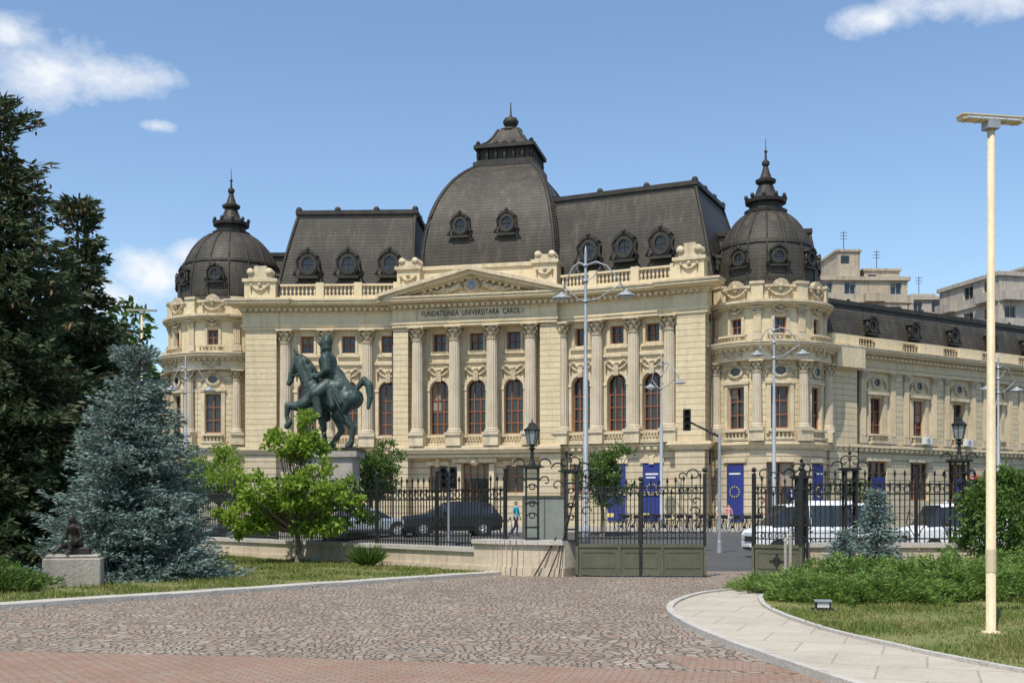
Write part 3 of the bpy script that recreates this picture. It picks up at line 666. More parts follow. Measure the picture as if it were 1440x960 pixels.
# ================================================================ ground
def S(t): t=max(0,min(1,t)); return t*t*(3-2*t)
def gz(x,y):
    s=.731*x+.682*(y-34.5)
    return .6*max(S((s-6)/6)*S((6-x)/6), S((y-54)/12)*S((s-4)/6))
def gridsheet(name,xs,ys,dz,k,parent=None):
    vs=[(x,y,gz(x,y)+dz) for y in ys for x in xs]; n=len(xs)
    fs=[(j*n+i,j*n+i+1,(j+1)*n+i+1,(j+1)*n+i) for j in range(len(ys)-1) for i in range(n-1)]
    mb=MB(); mb.add(vs,fs,k,True); return mb.obj(name)
xs=[-2500,-900,-300,-120]+[-60+1.5*i for i in range(81)]+[120,300,900,2500]; ys=[-300,-60]+[1.5*i for i in range(68)]+[130,200,400,1000,3500]
gridsheet('ground',xs,ys,0,'asphalt')
gridsheet('plaza_pavement',[-19.5+1.5*i for i in range(34)],[66+1.5*i for i in range(19)],.004,'paving')
mb=MB(); box(mb,-11,14.5,-10,36,-.05,.004,'cobble'); o=mb.obj('cobbled_driveway')
mb=MB(); prism(mb,[(-30,15.4),(-7.3,15.9),(-3,15.2),(.36,14.4),(3.5,13.6),(4.4,10),(5,-5),(-30,-5)],-.05,.008,'redbrick')
prism(mb,[(2.0,15.6),(3.2,14.6),(3.5,13.7),(2.2,14.1)],-.05,.0122,'redbrick'); mb.obj('red_brick_paving')
lawnL=[(.1,34.9),(-10.7,22.9),(-22,11),(-70,11),(-70,108),(-34,70)]
mb=MB(); prism(mb,lawnL,-.05,.06,'soil'); mb.obj('lawn')
mb=MB(); 
e0=Vector((.8,35.3)); e1=Vector((-10.1,22.3)); d=(e1-e0).normalized(); nrm=Vector((-d.y,d.x)); e2=e1+d*16
if nrm.x>0: nrm=-nrm
L_=(e2-e0).length; s=0; er=random.Random(3)
while s<L_:
    a=e0+d*(s+.008); b=e0+d*(s+.985); j=er.uniform(-.012,.012)
    p=[a+nrm*j,b+nrm*j,b+nrm*.62,a+nrm*.62]; prism(mb,[(q.x,q.y) for q in p],0,.10+er.uniform(-.006,.006),'kerb'); s+=1
mb.obj('lawn_edging')
outer=[(7.3,29.0),(6.4,28.0),(4.5,25.9),(3.6,23.9),(3.1,21.9),(2.98,19.9),(3.12,17.2),(3.43,14.8),(3.8,12.6),(4.6,9),(6.0,5)]
inner=[(9.6,29.0),(7.2,26.6),(5.6,25.2),(5.1,23.5),(4.83,21.2),(4.89,18.2),(5.34,15.5),(5.97,13.3),(7.0,11),(9,8),(12,5)]
def refine(pts,n=4):
    out=[]
    for i in range(len(pts)-1):
        p0=Vector(pts[max(i-1,0)]);p1=Vector(pts[i]);p2=Vector(pts[i+1]);p3=Vector(pts[min(i+2,len(pts)-1)])
        for j in range(n):
            t=j/n; out.append(tuple(.5*((2*p1)+(-p0+p2)*t+(2*p0-5*p1+4*p2-p3)*t*t+(-p0+3*p1-3*p2+p3)*t**3)))
    out.append(tuple(pts[-1])); return out
mb=MB(); prism(mb,refine(outer)+refine(inner)[::-1],-.05,.07,'slab'); mb.obj('footpath')
mb=MB()
def kerbline(pts,w,h,k,side):
    P=[Vector(p) for p in pts]; out=[]
    for i in range(len(P)):
        dd=(P[min(i+1,len(P)-1)]-P[max(i-1,0)]).normalized(); out.append(P[i]+Vector((-dd.y,dd.x))*w*side)
    for i in range(len(P)-1):
        prism(mb,[tuple(P[i]),tuple(P[i+1].lerp(P[i],.012)),tuple(out[i+1].lerp(out[i],.012)),tuple(out[i])],-.02,h+er.uniform(-.004,.004),k)
kerbline(refine(outer),.13,.11,'kerb',-1); kerbline(refine(inner),.10,.12,'kerb',1)
mb.obj('footpath_kerb')
lawnR=inner[1:]+[(14,3),(60,3),(60,33.5),(9.6,33.2),(9.8,29.5)]
mb=MB(); prism(mb,lawnR,-.05,.062,'soil'); mb.obj('lawn')
mb=MB()
def strip(a,b,w):
    a=Vector(a);b=Vector(b);dd=(b-a).normalized();nn=Vector((-dd.y,dd.x))*w/2
    q=[a-nn,b-nn,b+nn,a+nn]; mb.add([(p.x,p.y,gz(p.x,p.y)+.009) for p in q],[(0,1,2,3)],'mark')
for i in range(7): strip((9.5+i*.9,41-.25*i),(10.6+i*.9,44.5-.25*i),.45)
for i in range(8): strip((-2+4*i,46.5),(0+4*i,46.3),.14)
mb.obj('road_marking')

# ---------------------------------------------------------------- foliage helpers
def inpoly(px,py,poly):
    r_=np.zeros(len(px),bool); n=len(poly)
    for i in range(n):
        x1,y1=poly[i];x2,y2=poly[(i+1)%n]
        c=((y1>py)!=(y2>py))&(px<(x2-x1)*(py-y1)/(y2-y1+1e-12)+x1); r_^=c
    return r_
def quads(name,C,D,ln,wd,k,parent=None,loc=(0,0,0),tri=False):
    n=len(C); D=D/np.linalg.norm(D,axis=1,keepdims=True)
    rd=rng.normal(size=(n,3)); Wv=np.cross(D,rd); Wv/=np.linalg.norm(Wv,axis=1,keepdims=True)+1e-9
    ln=np.broadcast_to(ln,(n,))[:,None]; wd=np.broadcast_to(wd,(n,))[:,None]
    if tri:
        V=np.stack([C-Wv*wd/2,C+Wv*wd/2,C+D*ln],1); m=3
    else:
        V=np.stack([C,C+D*ln*.45+Wv*wd/2,C+D*ln,C+D*ln*.45-Wv*wd/2],1); m=4
    V=V.reshape(-1,3)-np.array(loc)
    me=bpy.data.meshes.new(name); me.vertices.add(n*m); me.vertices.foreach_set('co',V.astype(np.float32).ravel())
    me.loops.add(n*m); me.loops.foreach_set('vertex_index',np.arange(n*m,dtype=np.int32))
    me.polygons.add(n); me.polygons.foreach_set('loop_start',np.arange(0,n*m,m,dtype=np.int32)); 
    try: me.polygons.foreach_set('loop_total',np.full(n,m,dtype=np.int32))
    except Exception: pass
    me.materials.append(M[k]); me.update(calc_edges=True); me.validate()
    o=bpy.data.objects.new(name,me); sc.collection.objects.link(o)
    if parent is not None: o.parent=parent
    else: o.location=loc
    return o
def grass(name,poly,box_,n,h):
    x=rng.uniform(box_[0],box_[1],n); y=box_[2]+(box_[3]-box_[2])*rng.random(n)**1.5
    m=inpoly(x,y,poly); x,y=x[m],y[m]
    f=np.sin(x*1.7+np.sin(y*.9)*2)+np.sin(y*2.1+np.sin(x*1.3)*1.5)
    keep=rng.random(len(x))<np.clip(.75+.25*f,.3,1); x,y,f=x[keep],y[keep],f[keep]; n=len(x)
    C=np.stack([x,y,np.full(n,.05)],1); D=np.stack([rng.normal(0,.45,n),rng.normal(0,.45,n),np.ones(n)],1)
    quads(name,C,D,rng.uniform(.35,1.0,n)*h*(1+.25*f),rng.uniform(.012,.03,n)*(1+ (y-12)/20),'blade',tri=True,loc=(float(x.mean()),float(y.mean()),.05))
grass('grass',lawnR,(4.5,17,12,33),120000,.11)
grass('grass',lawnL,(-24,0.2,20,52),140000,.13)
def spruce(name,x,y,z,H,Rr,k,nl,seed,spray=(.22,.07),base=.03,irr=.25,dens=1.0,droop=.3,cones=0,shape=.8,per=7):
    r_=np.random.default_rng(seed); e=empty(name,(x,y,z)); Cs=[];Ds=[]; mb=MB()
    tube(mb,[(x,y,z-.1),(x,y,z+H*.5),(x,y,z+H*.99)],[H*.022,H*.013,.015],'bark',8)
    lob=r_.uniform(0,6.28,6); cc=[]
    for i in range(nl):
        h=base+(0.985-base)*i/(nl-1); Lm=Rr*((1-h)**shape)*(1+.12*math.sin(h*23+lob[0])*irr*3)+.08
        nb=int((7+9*(1-h))*dens)
        for b in range(nb):
            a=r_.uniform(0,6.283); L=Lm*r_.uniform(1-irr*1.6,1.08)*(1+irr*.5*math.sin(3*a+lob[1]+h*9))
            zc=h*H+r_.normal(0,.06); dx,dy=math.cos(a),math.sin(a); dr=droop*r_.uniform(.5,1.4)
            if h>.9: dr=-.8
            m=max(3,int(L/.15)); t=np.repeat(np.linspace(.12,1,m),per); nn=len(t); t=np.clip(t+r_.normal(0,.03,nn),0.05,1.03)
            lat=r_.normal(0,1,nn)*(.10+.16*L*(1.05-t)*.8)
            zz=zc-dr*L*np.sin(t*1.9)*.8+.10*L*t**3; 
            P=np.stack([x+dx*L*t-dy*lat,y+dy*L*t+dx*lat,z+zz-np.abs(lat)*.25+r_.normal(0,.035,nn)],1)
            P[:,2]=np.maximum(P[:,2],z+.06)
            sg=np.sign(lat)
            D=np.stack([dx*.9-dy*sg*.7+r_.normal(0,.35,nn),dy*.9+dx*sg*.7+r_.normal(0,.35,nn),r_.normal(.08,.35,nn)-dr*.3],1)
            Cs.append(P);Ds.append(D)
            if b%3==0: tube(mb,[(x,y,z+zc),(x+dx*L*.5,y+dy*L*.5,max(z+.1,z+zc-dr*L*.5)),(x+dx*L*.95,y+dy*L*.95,max(z+.1,z+zc-dr*L*.72))],[.03,.02,.006],'bark',4)
            if cones and r_.random()<cones*h**1.5: cc.append(P[-3:])
    mb.obj('trunk_and_limbs',e)
    C=np.concatenate(Cs);D=np.concatenate(Ds); n=len(C)
    quads('needles',C,D,r_.uniform(.6,1.3,n)*spray[0],r_.uniform(.7,1.3,n)*spray[1],k,e,(x,y,z))
    if cc:
        C=np.concatenate(cc); C=C+r_.normal(0,.12,C.shape); n=len(C); quads('cones',C,np.stack([r_.normal(0,.2,n),r_.normal(0,.2,n),-np.ones(n)],1),.2,.09,'cone',e,(x,y,z))
    return e
spruce('blue_spruce',-10.5,31.7,.05,6.3,2.6,'bluespruce',38,3,(.17,.05),.02,.2,1.6,.24,shape=.62,per=9)
spruce('spruce_tree',-15.3,34,.05,14.2,4.0,'spruce',60,5,(.30,.09),.1,.34,1.0,.45,cones=.7,shape=.62)
spruce('spruce_tree',-14.7,38.5,.05,12.3,3.3,'spruce',50,9,(.32,.10),.1,.36,1.0,.45,cones=.6,shape=.6)
spruce('blue_spruce',9.7,30.2,.05,2.3,.95,'bluespruce',18,11,(.14,.04),.03,.3,1.3,.1)
spruce('blue_spruce',8.7,29.8,.05,1.25,.75,'bluespruce',11,12,(.14,.04),.03,.3,1.3,.1)
def leafy(name,x,y,z,clumps,k,leaf,nleaf,trunk_h,tr,seed,limbs=True):
    r_=np.random.default_rng(seed); e=empty(name,(x,y,z)); mb=MB()
    tube(mb,[(x,y,z-.05),(x+.05,y,z+trunk_h*.5),(x,y,z+trunk_h)],[tr*1.3,tr,tr*.8],'bark',8)
    Cs=[];Ds=[]
    for (cx,cy,cz,r,rz) in clumps:
        n=int(nleaf*r*r); 
        if limbs:
            for q in range(2):
                ox,oy,oz=r_.normal(0,.35*r,3); tube(mb,[(x,y,z+trunk_h*.9),(x+cx*.5+r_.normal(0,.08),y+cy*.5,z+trunk_h+(cz-trunk_h)*.45),(x+cx+ox,y+cy+oy,z+cz+oz)],[tr*.6,tr*.35,tr*.1],'bark',5)
        nt_=max(4,int(n/40)); d=r_.normal(size=(nt_,3)); d/=np.linalg.norm(d,axis=1,keepdims=True)
        rad=r_.uniform(.35,1.05,(nt_,1)); tc=d*rad*np.array([r,r,rz])
        idx=r_.integers(0,nt_,n); P=tc[idx]+r_.normal(0,.16*r+.05,(n,3))*np.array([1,1,.7])
        Dd=d[idx]+r_.normal(0,.8,(n,3)); Cs.append(P+np.array([x+cx,y+cy,z+cz])); Ds.append(Dd)
    mb.obj('trunk_and_limbs',e); C=np.concatenate(Cs);D=np.concatenate(Ds); n=len(C)
    quads('leaves',C,D,r_.uniform(.6,1.3,n)*leaf,r_.uniform(.4,.7,n)*leaf,k,e,(x,y,z)); return e
rr=random.Random(4)
cl=[]
for i in range(46):
    h=rr.random()**1.15; a=rr.uniform(0,6.28); ex=(2.35 if h<.45 else 2.35*(1.4-h*1.15)); q=rr.uniform(.2,1)*ex
    cl.append((q*math.cos(a)-.15,q*math.sin(a)*.8,1.3+h*3.2,rr.uniform(.32,.55),rr.uniform(.24,.42)))
cl+=[(0.3,0,4.75,.42,.42),(.35,0,5.15,.24,.3),(-2.0,0,2.9,.45,.35),(-2.4,0,1.9,.5,.35),(2.2,0,1.6,.45,.35),(-2.2,0,1.3,.4,.3),(1.7,-.3,2.3,.5,.4),(0,-.8,2.3,.55,.45),(-1,-.6,1.8,.5,.45)]
leafy('magnolia_tree',-7.6,40.3,.05,cl,'lime',.2,1000,1.2,.085,21)
def simple_tree(name,x,y,H,cr,k,seed,leaf=.2,n=420,th=None,cn=14):
    q=random.Random(seed); th=th or H*.4; c=[]
    for i in range(cn):
        a=q.uniform(0,6.28); f=q.random()**.5*cr*.75; c.append((f*math.cos(a),f*math.sin(a),q.uniform(th+.2,H-.4*cr*.5),cr*q.uniform(.32,.5),cr*q.uniform(.28,.42)))
    leafy(name,x,y,gz(x,y),c,k,leaf,n,th,.06+H*.012,seed)
simple_tree('small_tree',4.9,62,4.8,1.45,'green',31,.18,900,cn=22)
simple_tree('small_tree',-8.0,64,5.2,1.6,'green',32,.18,700,cn=20)
simple_tree('small_tree',-16.2,63,5.2,1.9,'lime',33,.18,700,cn=20)
simple_tree('small_tree',-18.5,66,4.3,1.5,'green',34,.18,500)
simple_tree('small_tree',17.5,58,3.4,1.0,'green',35,.16,500)
e=empty('distant_trees',(-45,118,.6)); Cs=[];Ds=[]
for i in range(34):
    tx=rng.uniform(-78,-32.5); ty=rng.uniform(108,125); th=rng.uniform(15,21)
    for j in range(9):
        c=np.array([tx+rng.normal(0,2),ty+rng.normal(0,2),th*rng.uniform(.35,.95)]); n=260
        d=rng.normal(size=(n,3)); d/=np.linalg.norm(d,axis=1,keepdims=True); Cs.append(c+d*rng.uniform(.6,1.1,(n,1))*2.0); Ds.append(d+rng.normal(0,.7,(n,3)))
quads('leaves',np.concatenate(Cs),np.concatenate(Ds),.8,.5,'green',e,(-45,118,.6))
mb=MB()
for i in range(14): tx=-75+3.1*i; tube(mb,[(tx,115,.3),(tx,115,8)],[.3,.15],'bark',6)
mb.obj('trunks',e)
def bush(name,x,y,c,k,leaf,n,seed): leafy(name,x,y,.05,c,k,leaf,n,.3,.05,seed,False)
q=random.Random(8); cl=[(0,0,1.35,1.25,1.2)]
for i in range(16):
    a=q.uniform(0,6.28); b=q.uniform(-.6,1.4); cl.append((1.0*math.cos(a)*math.cos(b),1.0*math.sin(a)*math.cos(b),1.4+1.15*math.sin(b),.5,.45))
bush('round_shrub',13.3,30.3,cl,'green',.13,2600,41); bush('round_shrub',16.0,31.5,cl,'green',.13,1500,42)
def juniper(name,x,y,rx,ry,h,n,seed,k='juniper'):
    r_=np.random.default_rng(seed); m=int(46*rx*ry+16); mb=MB(); e=empty(name,(x,y,.05)); Cs=[];Ds=[]
    for i in range(m):
        a=r_.uniform(0,6.28); f=math.sqrt(r_.random()); bx,by=x+rx*.75*f*math.cos(a),y+ry*.75*f*math.sin(a)
        L=r_.uniform(.5,1.15); hh=h*(1-.65*f*f)*r_.uniform(.4,1.25); a2=a+r_.normal(0,.9)
        t=r_.random(n); wd=.04+.09*(1-t)
        P=np.stack([bx+math.cos(a2)*L*t,by+math.sin(a2)*L*t,.05+hh*(.25+.85*np.sin(t*2.0)**1.0)],1)+r_.normal(0,1,(n,3))*wd[:,None]
        P[:,2]=np.maximum(P[:,2],.07)
        Cs.append(P); Ds.append(np.stack([math.cos(a2)+r_.normal(0,.45,n),math.sin(a2)+r_.normal(0,.45,n),r_.normal(.5,.4,n)],1))
        if i%4==0: tube(mb,[(bx,by,.03),(bx+math.cos(a2)*L*.6,by+math.sin(a2)*L*.6,.05+hh*.8)],[.02,.008],'bark',4)
    mb.obj('stems',e); quads('needles',np.concatenate(Cs),np.concatenate(Ds),.12,.034,k,e,(x,y,.05))
juniper('juniper_shrub',7.4,24.0,1.9,1.3,.42,160,51); juniper('juniper_shrub',9.7,25.0,1.9,1.4,.62,170,52); juniper('juniper_shrub',12.6,25.6,1.9,1.6,.6,160,53); juniper('juniper_shrub',6.5,26.0,1.0,1.0,.32,150,55); juniper('juniper_shrub',8.3,27.3,1.2,.9,.62,160,56); juniper('juniper_shrub',11.2,27.6,1.5,.9,.7,160,57)
juniper('juniper_shrub',-12.4,26.6,1.1,.9,.6,150,54,'green')
r_=np.random.default_rng(3); n=260; a=r_.uniform(0,6.28,n); C=np.stack([-4.8+.1*np.cos(a),38+.1*np.sin(a),np.full(n,.05)],1)
D=np.stack([np.cos(a)*r_.uniform(.2,1,n),np.sin(a)*r_.uniform(.2,1,n),r_.uniform(.35,1,n)],1); quads('yucca_plant',C,D,.85,.06,'green',loc=(-4.8,38,.05))

# ================================================================ fence, plinths, gates
def fence(name,A,B,zw,w=.32,top=3.0):
    A=Vector(A);B=Vector(B);L=(B-A).length;e=(B-A)/L; root=empty(name,(A.x,A.y,0)); ang=math.atan2(e.y,e.x); F=Fr(A.x,A.y,ang)
    P=MB(); I=MB()
    m=int(L/1.6)
    for i in range(m):
        u0,u1=L*i/m+.004,L*(i+1)/m-.004
        fbox(P,F,u0,u1,-w,w,-.1,zw-.14,'plinth'); fbox(P,F,u0,u1,-w-.08,w+.08,zw-.14,zw,'kerb'); fbox(P,F,u0,u1,-w-.06,w+.06,-.1,.22,'plinth')
    n=int(L/.15)
    for i in range(n):
        u=L*(i+.5)/n; tall=(i%2==0); zz=top if tall else top-.35
        fbox(I,F,u-.014,u+.014,-.014,.014,zw,zz-.15,'iron')
        x,y,_=F(u,0,0); lathe(I,x,y,[(.012,zz-.2),(.045,zz-.1),(.002,zz+.03)],4,'iron')
    for z in (zw+.12,top-.42,top-.72): fbox(I,F,0,L,-.03,.03,z-.022,z+.022,'iron')
    n=int(L/.3)
    for i in range(n):
        u=L*(i+.5)/n; arch_ring(I,F,u,top-.57,.095,.125,-.012,.012,'iron',8,0,2*math.pi)
    m=max(1,int(L/3.2))
    for i in range(m+1):
        u=L*i/m; fbox(I,F,u-.04,u+.04,-.04,.04,zw,top+.1,'iron'); ball(I,F(u,0,top+.18),.08,'iron',7)
        for s_ in (-1,1): tube(I,[F(u+s_*q,0,z) for q,z in ((.05,zw+.2),(.3,zw+.6),(.22,zw+.95),(.1,zw+.8))],.02,'iron',4)
    P.obj('plinth',root); I.obj('railings',root)
fence('iron_fence',(-.2,34.7),(-36,73.1),.78,.28)
fence('iron_fence',(8.9,34.8),(26,34.2),.95,.3,top=3.15)
P=MB(); pts=[(-.9,35.3),(-.3,34.6),(.2,34.15),(.8,33.85),(1.35,33.6),(1.75,33.3)]
root=empty('gate_plinth_wall',(.6,34,0))
rp=refine(pts,4)
for i in range(len(rp)-1):
    a=Vector(rp[i]);b=Vector(rp[i+1]); dd=(b-a).normalized(); nn=Vector((-dd.y,dd.x))
    for (w,z0_,z1_,k) in ((.36,-.1,.92,'plinth'),(.46,.92,1.05,'kerb'),(.43,-.1,.25,'plinth')):
        prism(P,[tuple(a-nn*w),tuple(b-nn*w),tuple(b+nn*w),tuple(a+nn*w)],z0_,z1_,k)
P.obj('stonework',root)
def spiral(I,F,u,z,r,turn,s_,th=.02,k='iron'):
    tube(I,[F(u+s_*r*(1-.75*t/14)*math.cos(turn*t/14),0,z+r*(1-.75*t/14)*math.sin(turn*t/14)) for t in range(15)],th,k,4)
def leaf(name,A,B):
    A=Vector(A);B=Vector(B);L=(B-A).length;e=(B-A)/L; root=empty(name,(A.x,A.y,0)); F=Fr(A.x,A.y,math.atan2(e.y,e.x)); I=MB()
    fbox(I,F,.06,L-.06,-.02,.02,.1,.88,'gpanel')
    fbox(I,F,0,L,-.05,.05,.06,.16,'gpanel'); fbox(I,F,0,L,-.05,.05,.86,.96,'gpanel')
    m=max(1,int(L/1.3+.5))
    for i in range(m+1):
        u=.04+(L-.08)*i/m; fbox(I,F,u-.04,u+.04,-.055,.055,.06,.9,'gpanel')
    for i in range(m):
        a=.04+(L-.08)*i/m;b=.04+(L-.08)*(i+1)/m; fbox(I,F,a+.15,b-.15,-.035,.035,.26,.29,'gpanel'); fbox(I,F,a+.15,b-.15,-.035,.035,.71,.74,'gpanel')
        fbox(I,F,a+.13,a+.16,-.035,.035,.26,.74,'gpanel'); fbox(I,F,b-.16,b-.13,-.035,.035,.26,.74,'gpanel')
    if L<2: arch_ring(I,F,L/2,.5,.03,.12,-.05,.05,'iron',8,0,2*math.pi); fbox(I,F,L/2-.22,L/2+.22,-.05,.05,.48,.52,'iron'); fbox(I,F,L/2-.02,L/2+.02,-.052,.052,.3,.7,'iron')
    n=int(L/.115)
    for i in range(n):
        u=L*(i+.5)/n; dip=.35*math.sin(math.pi*u/L); zz=(3.05 if i%2==0 else 2.72)-dip*.7
        fbox(I,F,u-.013,u+.013,-.013,.013,.96,zz-.1,'iron'); x,y,_=F(u,0,0); lathe(I,x,y,[(.012,zz-.16),(.04,zz-.08),(.002,zz+.04)],4,'iron')
        if i%2==0: ball(I,F(u,0,1.6),.03,'iron',5); 
    for z in (1.12,1.3,2.42,2.6): fbox(I,F,0,L,-.022,.022,z-.018,z+.018,'iron')
    n=int(L/.2)
    for i in range(n):
        u=L*(i+.5)/n; arch_ring(I,F,u,2.51,.06,.085,-.01,.01,'iron',8,0,2*math.pi); arch_ring(I,F,u,1.21,.055,.075,-.01,.01,'iron',8,0,2*math.pi)
    for u in ((.05,L/2,L-.05) if L>2 else (.05,L-.05)): 
        fbox(I,F,u-.045,u+.045,-.05,.05,.0,3.0 if u!=L/2 else 2.75,'iron'); ball(I,F(u,0,3.1 if u!=L/2 else 2.84),.075,'iron',7)
    for s_,u in ((1,.1),(-1,L-.1)):
        spiral(I,F,u+s_*.25,2.95,.22,5,s_); spiral(I,F,u+s_*.6,2.9,.15,5,-s_); spiral(I,F,u+s_*.2,1.9,.17,5.5,s_); spiral(I,F,u+s_*.2,2.2,.13,5.5,-s_)
    I.obj('gate_leaf',root)
leaf('iron_gate',(1.85,33.15),(5.62,32.9)); leaf('iron_gate',(6.95,32.9),(8.15,31.9))
def ironpost(name,x,y,z0,H,w,lamp=True,crest=0):
    root=empty(name,(x,y,z0)); I=MB(); F=Fr(x,y,0)
    for a,b in ((-1,-1),(1,-1),(1,1),(-1,1)): box(I,x+a*w-.03,x+a*w+.03,y+b*w-.03,y+b*w+.03,z0,z0+H,'iron')
    for z in (.02,.35,H*.5,H-.35,H-.03): box(I,x-w-.04,x+w+.04,y-w-.04,y+w+.04,z0+z,z0+z+.05,'iron')
    F2=Fr(x,y-w,0)
    for z in (.7,1.05,H*.72):
        for s_ in (-1,1): spiral(I,F2,0,z0+z,w*.8,5,s_,.018); spiral(I,Fr(x+w,y,math.pi/2),0,z0+z,w*.8,5,s_,.018)
    box(I,x-w-.1,x+w+.1,y-w-.1,y+w+.1,z0+H,z0+H+.08,'iron')
    for s_ in (-1,1): spiral(I,F,s_*.35,z0+H+.1,.22,5,s_,.025); spiral(I,F,s_*.4,z0+H-.4,.18,5,-s_,.02)
    b=z0+H+.08
    if lamp:
        lathe(I,x,y,[(.12,b),(.06,b+.15),(.05,b+.45),(.11,b+.5),(.05,b+.55),(.1,b+.62)],8,'iron')
        lathe(I,x,y,[(.12,b+.62),(.2,b+1.02)],6,'lampgrey'); 
        for j in range(6):
            a=j*math.pi/3; tube(I,[(x+.12*math.cos(a),y+.12*math.sin(a),b+.62),(x+.205*math.cos(a),y+.205*math.sin(a),b+1.03)],.02,'iron',4)
        lathe(I,x,y,[(.24,b+1.02),(.25,b+1.06),(.12,b+1.16),(.1,b+1.24),(.03,b+1.28),(.01,b+1.4)],6,'iron')
    else:
        spiral(I,F,-.15,b+.2,.2,6,1,.022); spiral(I,F,.15,b+.2,.2,6,-1,.022); tube(I,[(x,y,b),(x,y,b+.5+crest)],[.03,.01],'iron'); ball(I,(x,y,b+.45),.06,'iron')
    I.obj('ironwork',root)
ironpost('gate_lantern_post',.6,33.98,1.05,2.15,.18); ironpost('gate_lantern_post',13.6,34.6,.95,2.45,.2)
ironpost('iron_gate_pier',1.72,33.35,1.0,2.05,.16,False); ironpost('iron_gate_pier',10.3,34.7,.95,2.2,.16,False,.2); ironpost('iron_gate_pier',8.75,34.4,.0,2.9,.14,False)
mb=MB(); tube(mb,[(1.05,33.0,.01),(1.55,33.15,1.25),(1.9,33.3,2.6)],.022,'iron'); tube(mb,[(.65,33.3,.01),(1.3,33.25,1.15)],.022,'iron'); tube(mb,[(1.35,32.9,.01),(1.6,33.1,1.9)],.02,'iron'); mb.obj('gate_stay_bars')
mb=MB(); F=Fr(.42,38,R(-15)); fbox(mb,F,0,1.4,-.05,.05,.9,2.35,'board'); fbox(mb,F,-.06,1.46,-.09,.09,2.35,2.42,'gpanel'); fbox(mb,F,-.06,0,-.08,.08,.0,2.35,'gpanel'); fbox(mb,F,1.4,1.46,-.08,.08,.0,2.35,'gpanel'); fbox(mb,F,.68,.72,-.06,.06,.9,2.35,'gpanel'); mb.obj('notice_board',None,(.42,38,0))
mb=MB(); 
for s_ in (-.06,.08): lathe(mb,7.0+s_,28.9+s_*.5,[(.06,.0),(.045,.1),(.04,1.2+s_),(.05,1.22+s_),(.03,1.3+s_)],8,'granite')
mb.obj('bollard',None,(7,28.9,0))
mb=MB(); F=Fr(5.9,21.6,R(-10)); fbox(mb,F,-.14,.14,-.09,.09,.1,.24,'black'); fbox(mb,F,-.11,.11,.09,.1,.12,.22,'lamplens'); fbox(mb,F,-.16,.16,-.12,.13,.23,.26,'lampgrey'); fbox(mb,F,-.2,.2,-.16,.16,.02,.1,'black'); mb.obj('garden_floodlight',None,(5.9,21.6,.06))

# ---------------------------------------------------------------- poles
def tpole(name,x,y,H,ang,hw=.5):
    mb=MB(); lathe(mb,x,y,[(.14,0),(.14,.09),(.075,.1),(.07,H*.45),(.062,H*.45+.01),(.055,H)],12,'cream',True)
    F=Fr(x,y,ang)
    fbox(mb,F,-hw,hw,-.09,.09,H,H+.06,'cream'); fbox(mb,F,-hw-.02,hw+.02,-.11,.11,H+.06,H+.08,'cream')
    fbox(mb,F,-.1,.1,-.1,.1,H-.12,H,'lampgrey'); fbox(mb,F,-hw+.06,hw-.06,.091,.1,H+.015,H+.05,'lamplens')
    for i in range(5): u=-hw+.1+i*(2*hw-.2)/4; fbox(mb,F,u-.012,u+.012,-.1,.105,H-.004,H+.07,'lampgrey')
    lathe(mb,x,y,[(.078,1.0),(.08,1.02),(.08,1.35),(.075,1.37)],12,'cream')
    mb.obj(name,None,(x,y,0))
tpole('floodlight_pole',7.45,17.7,8.0,R(10),.52)
tpole('floodlight_pole',-19.2,59,12.2,R(5),.75)
def streetlamp(name,x,y,H,ang=0,arm=1.9,tw=True,drop=2.2):
    z=gz(x,y); mb=MB(); F=Fr(x,y,ang)
    lathe(mb,x,y,[(.22,z),(.2,z+.9),(.12,z+1.0),(.11,z+H*.6),(.08,z+H*.6+.05),(.06,z+H),(.01,z+H+.3)],10,'lampgrey',True)
    za=z+H-drop
    for s_ in ((-1,1) if tw else (1,)):
        a=arm if s_>0 else arm*.6
        tube(mb,[F(s_*q*a,0,za+h) for q,h in ((0,1.6),(.25,1.75),(.5,1.55),(.75,1.0),(.95,.35))],[.045,.04,.035,.03,.03],'lampgrey')
        tube(mb,[F(s_*q*a,0,za+h) for q,h in ((0,0),(.3,.1),(.6,.45),(.85,.75))],.028,'lampgrey')
        tube(mb,[F(s_*q*a,0,za+h) for q,h in ((0,.9),(.2,1.1),(.35,1.5),(.3,1.75),(.2,1.7))],.022,'lampgrey')
        px,py,pz=F(s_*a*.95,0,za+.35)
        lathe(mb,px,py,[(.05,pz+.1),(.12,pz+.02),(.42,pz-.14),(.44,pz-.18),(.3,pz-.2)],14,'lampgrey'); lathe(mb,px,py,[(.3,pz-.2),(.2,pz-.27),(.05,pz-.29)],12,'lamplens',True)
    for q in (0,.9,1.6): lathe(mb,x,y,[(.1,za+q-.06),(.13,za+q),(.1,za+q+.06)],8,'lampgrey')
    mb.obj(name,None,(x,y,z))
streetlamp('street_lamp',3.3,51,13.2,R(-12),1.9); streetlamp('street_lamp',10.5,80,12.0,R(-60),2.2); streetlamp('street_lamp',15.2,66,12.3,R(-10),1.7)
streetlamp('street_lamp',31.2,73,11,R(20),1.6); streetlamp('street_lamp',-21.8,76,11.3,R(10),1.6)
def tl_head(mb,F,u,v,z,w=.17,h=.48):
    fbox(mb,F,u-w,u+w,v-.15,v+.12,z-h,z+h,'black')
    for i,c in enumerate(('dark','dark','dark')):
        zz=z+h*.64-i*h*.64; tube(mb,[F(u,v+.12,zz),F(u,v+.14,zz)],w*.62,c,10); arch_ring(mb,F,u,zz,w*.62,w*.75,v+.1,v+.3,'black',8)
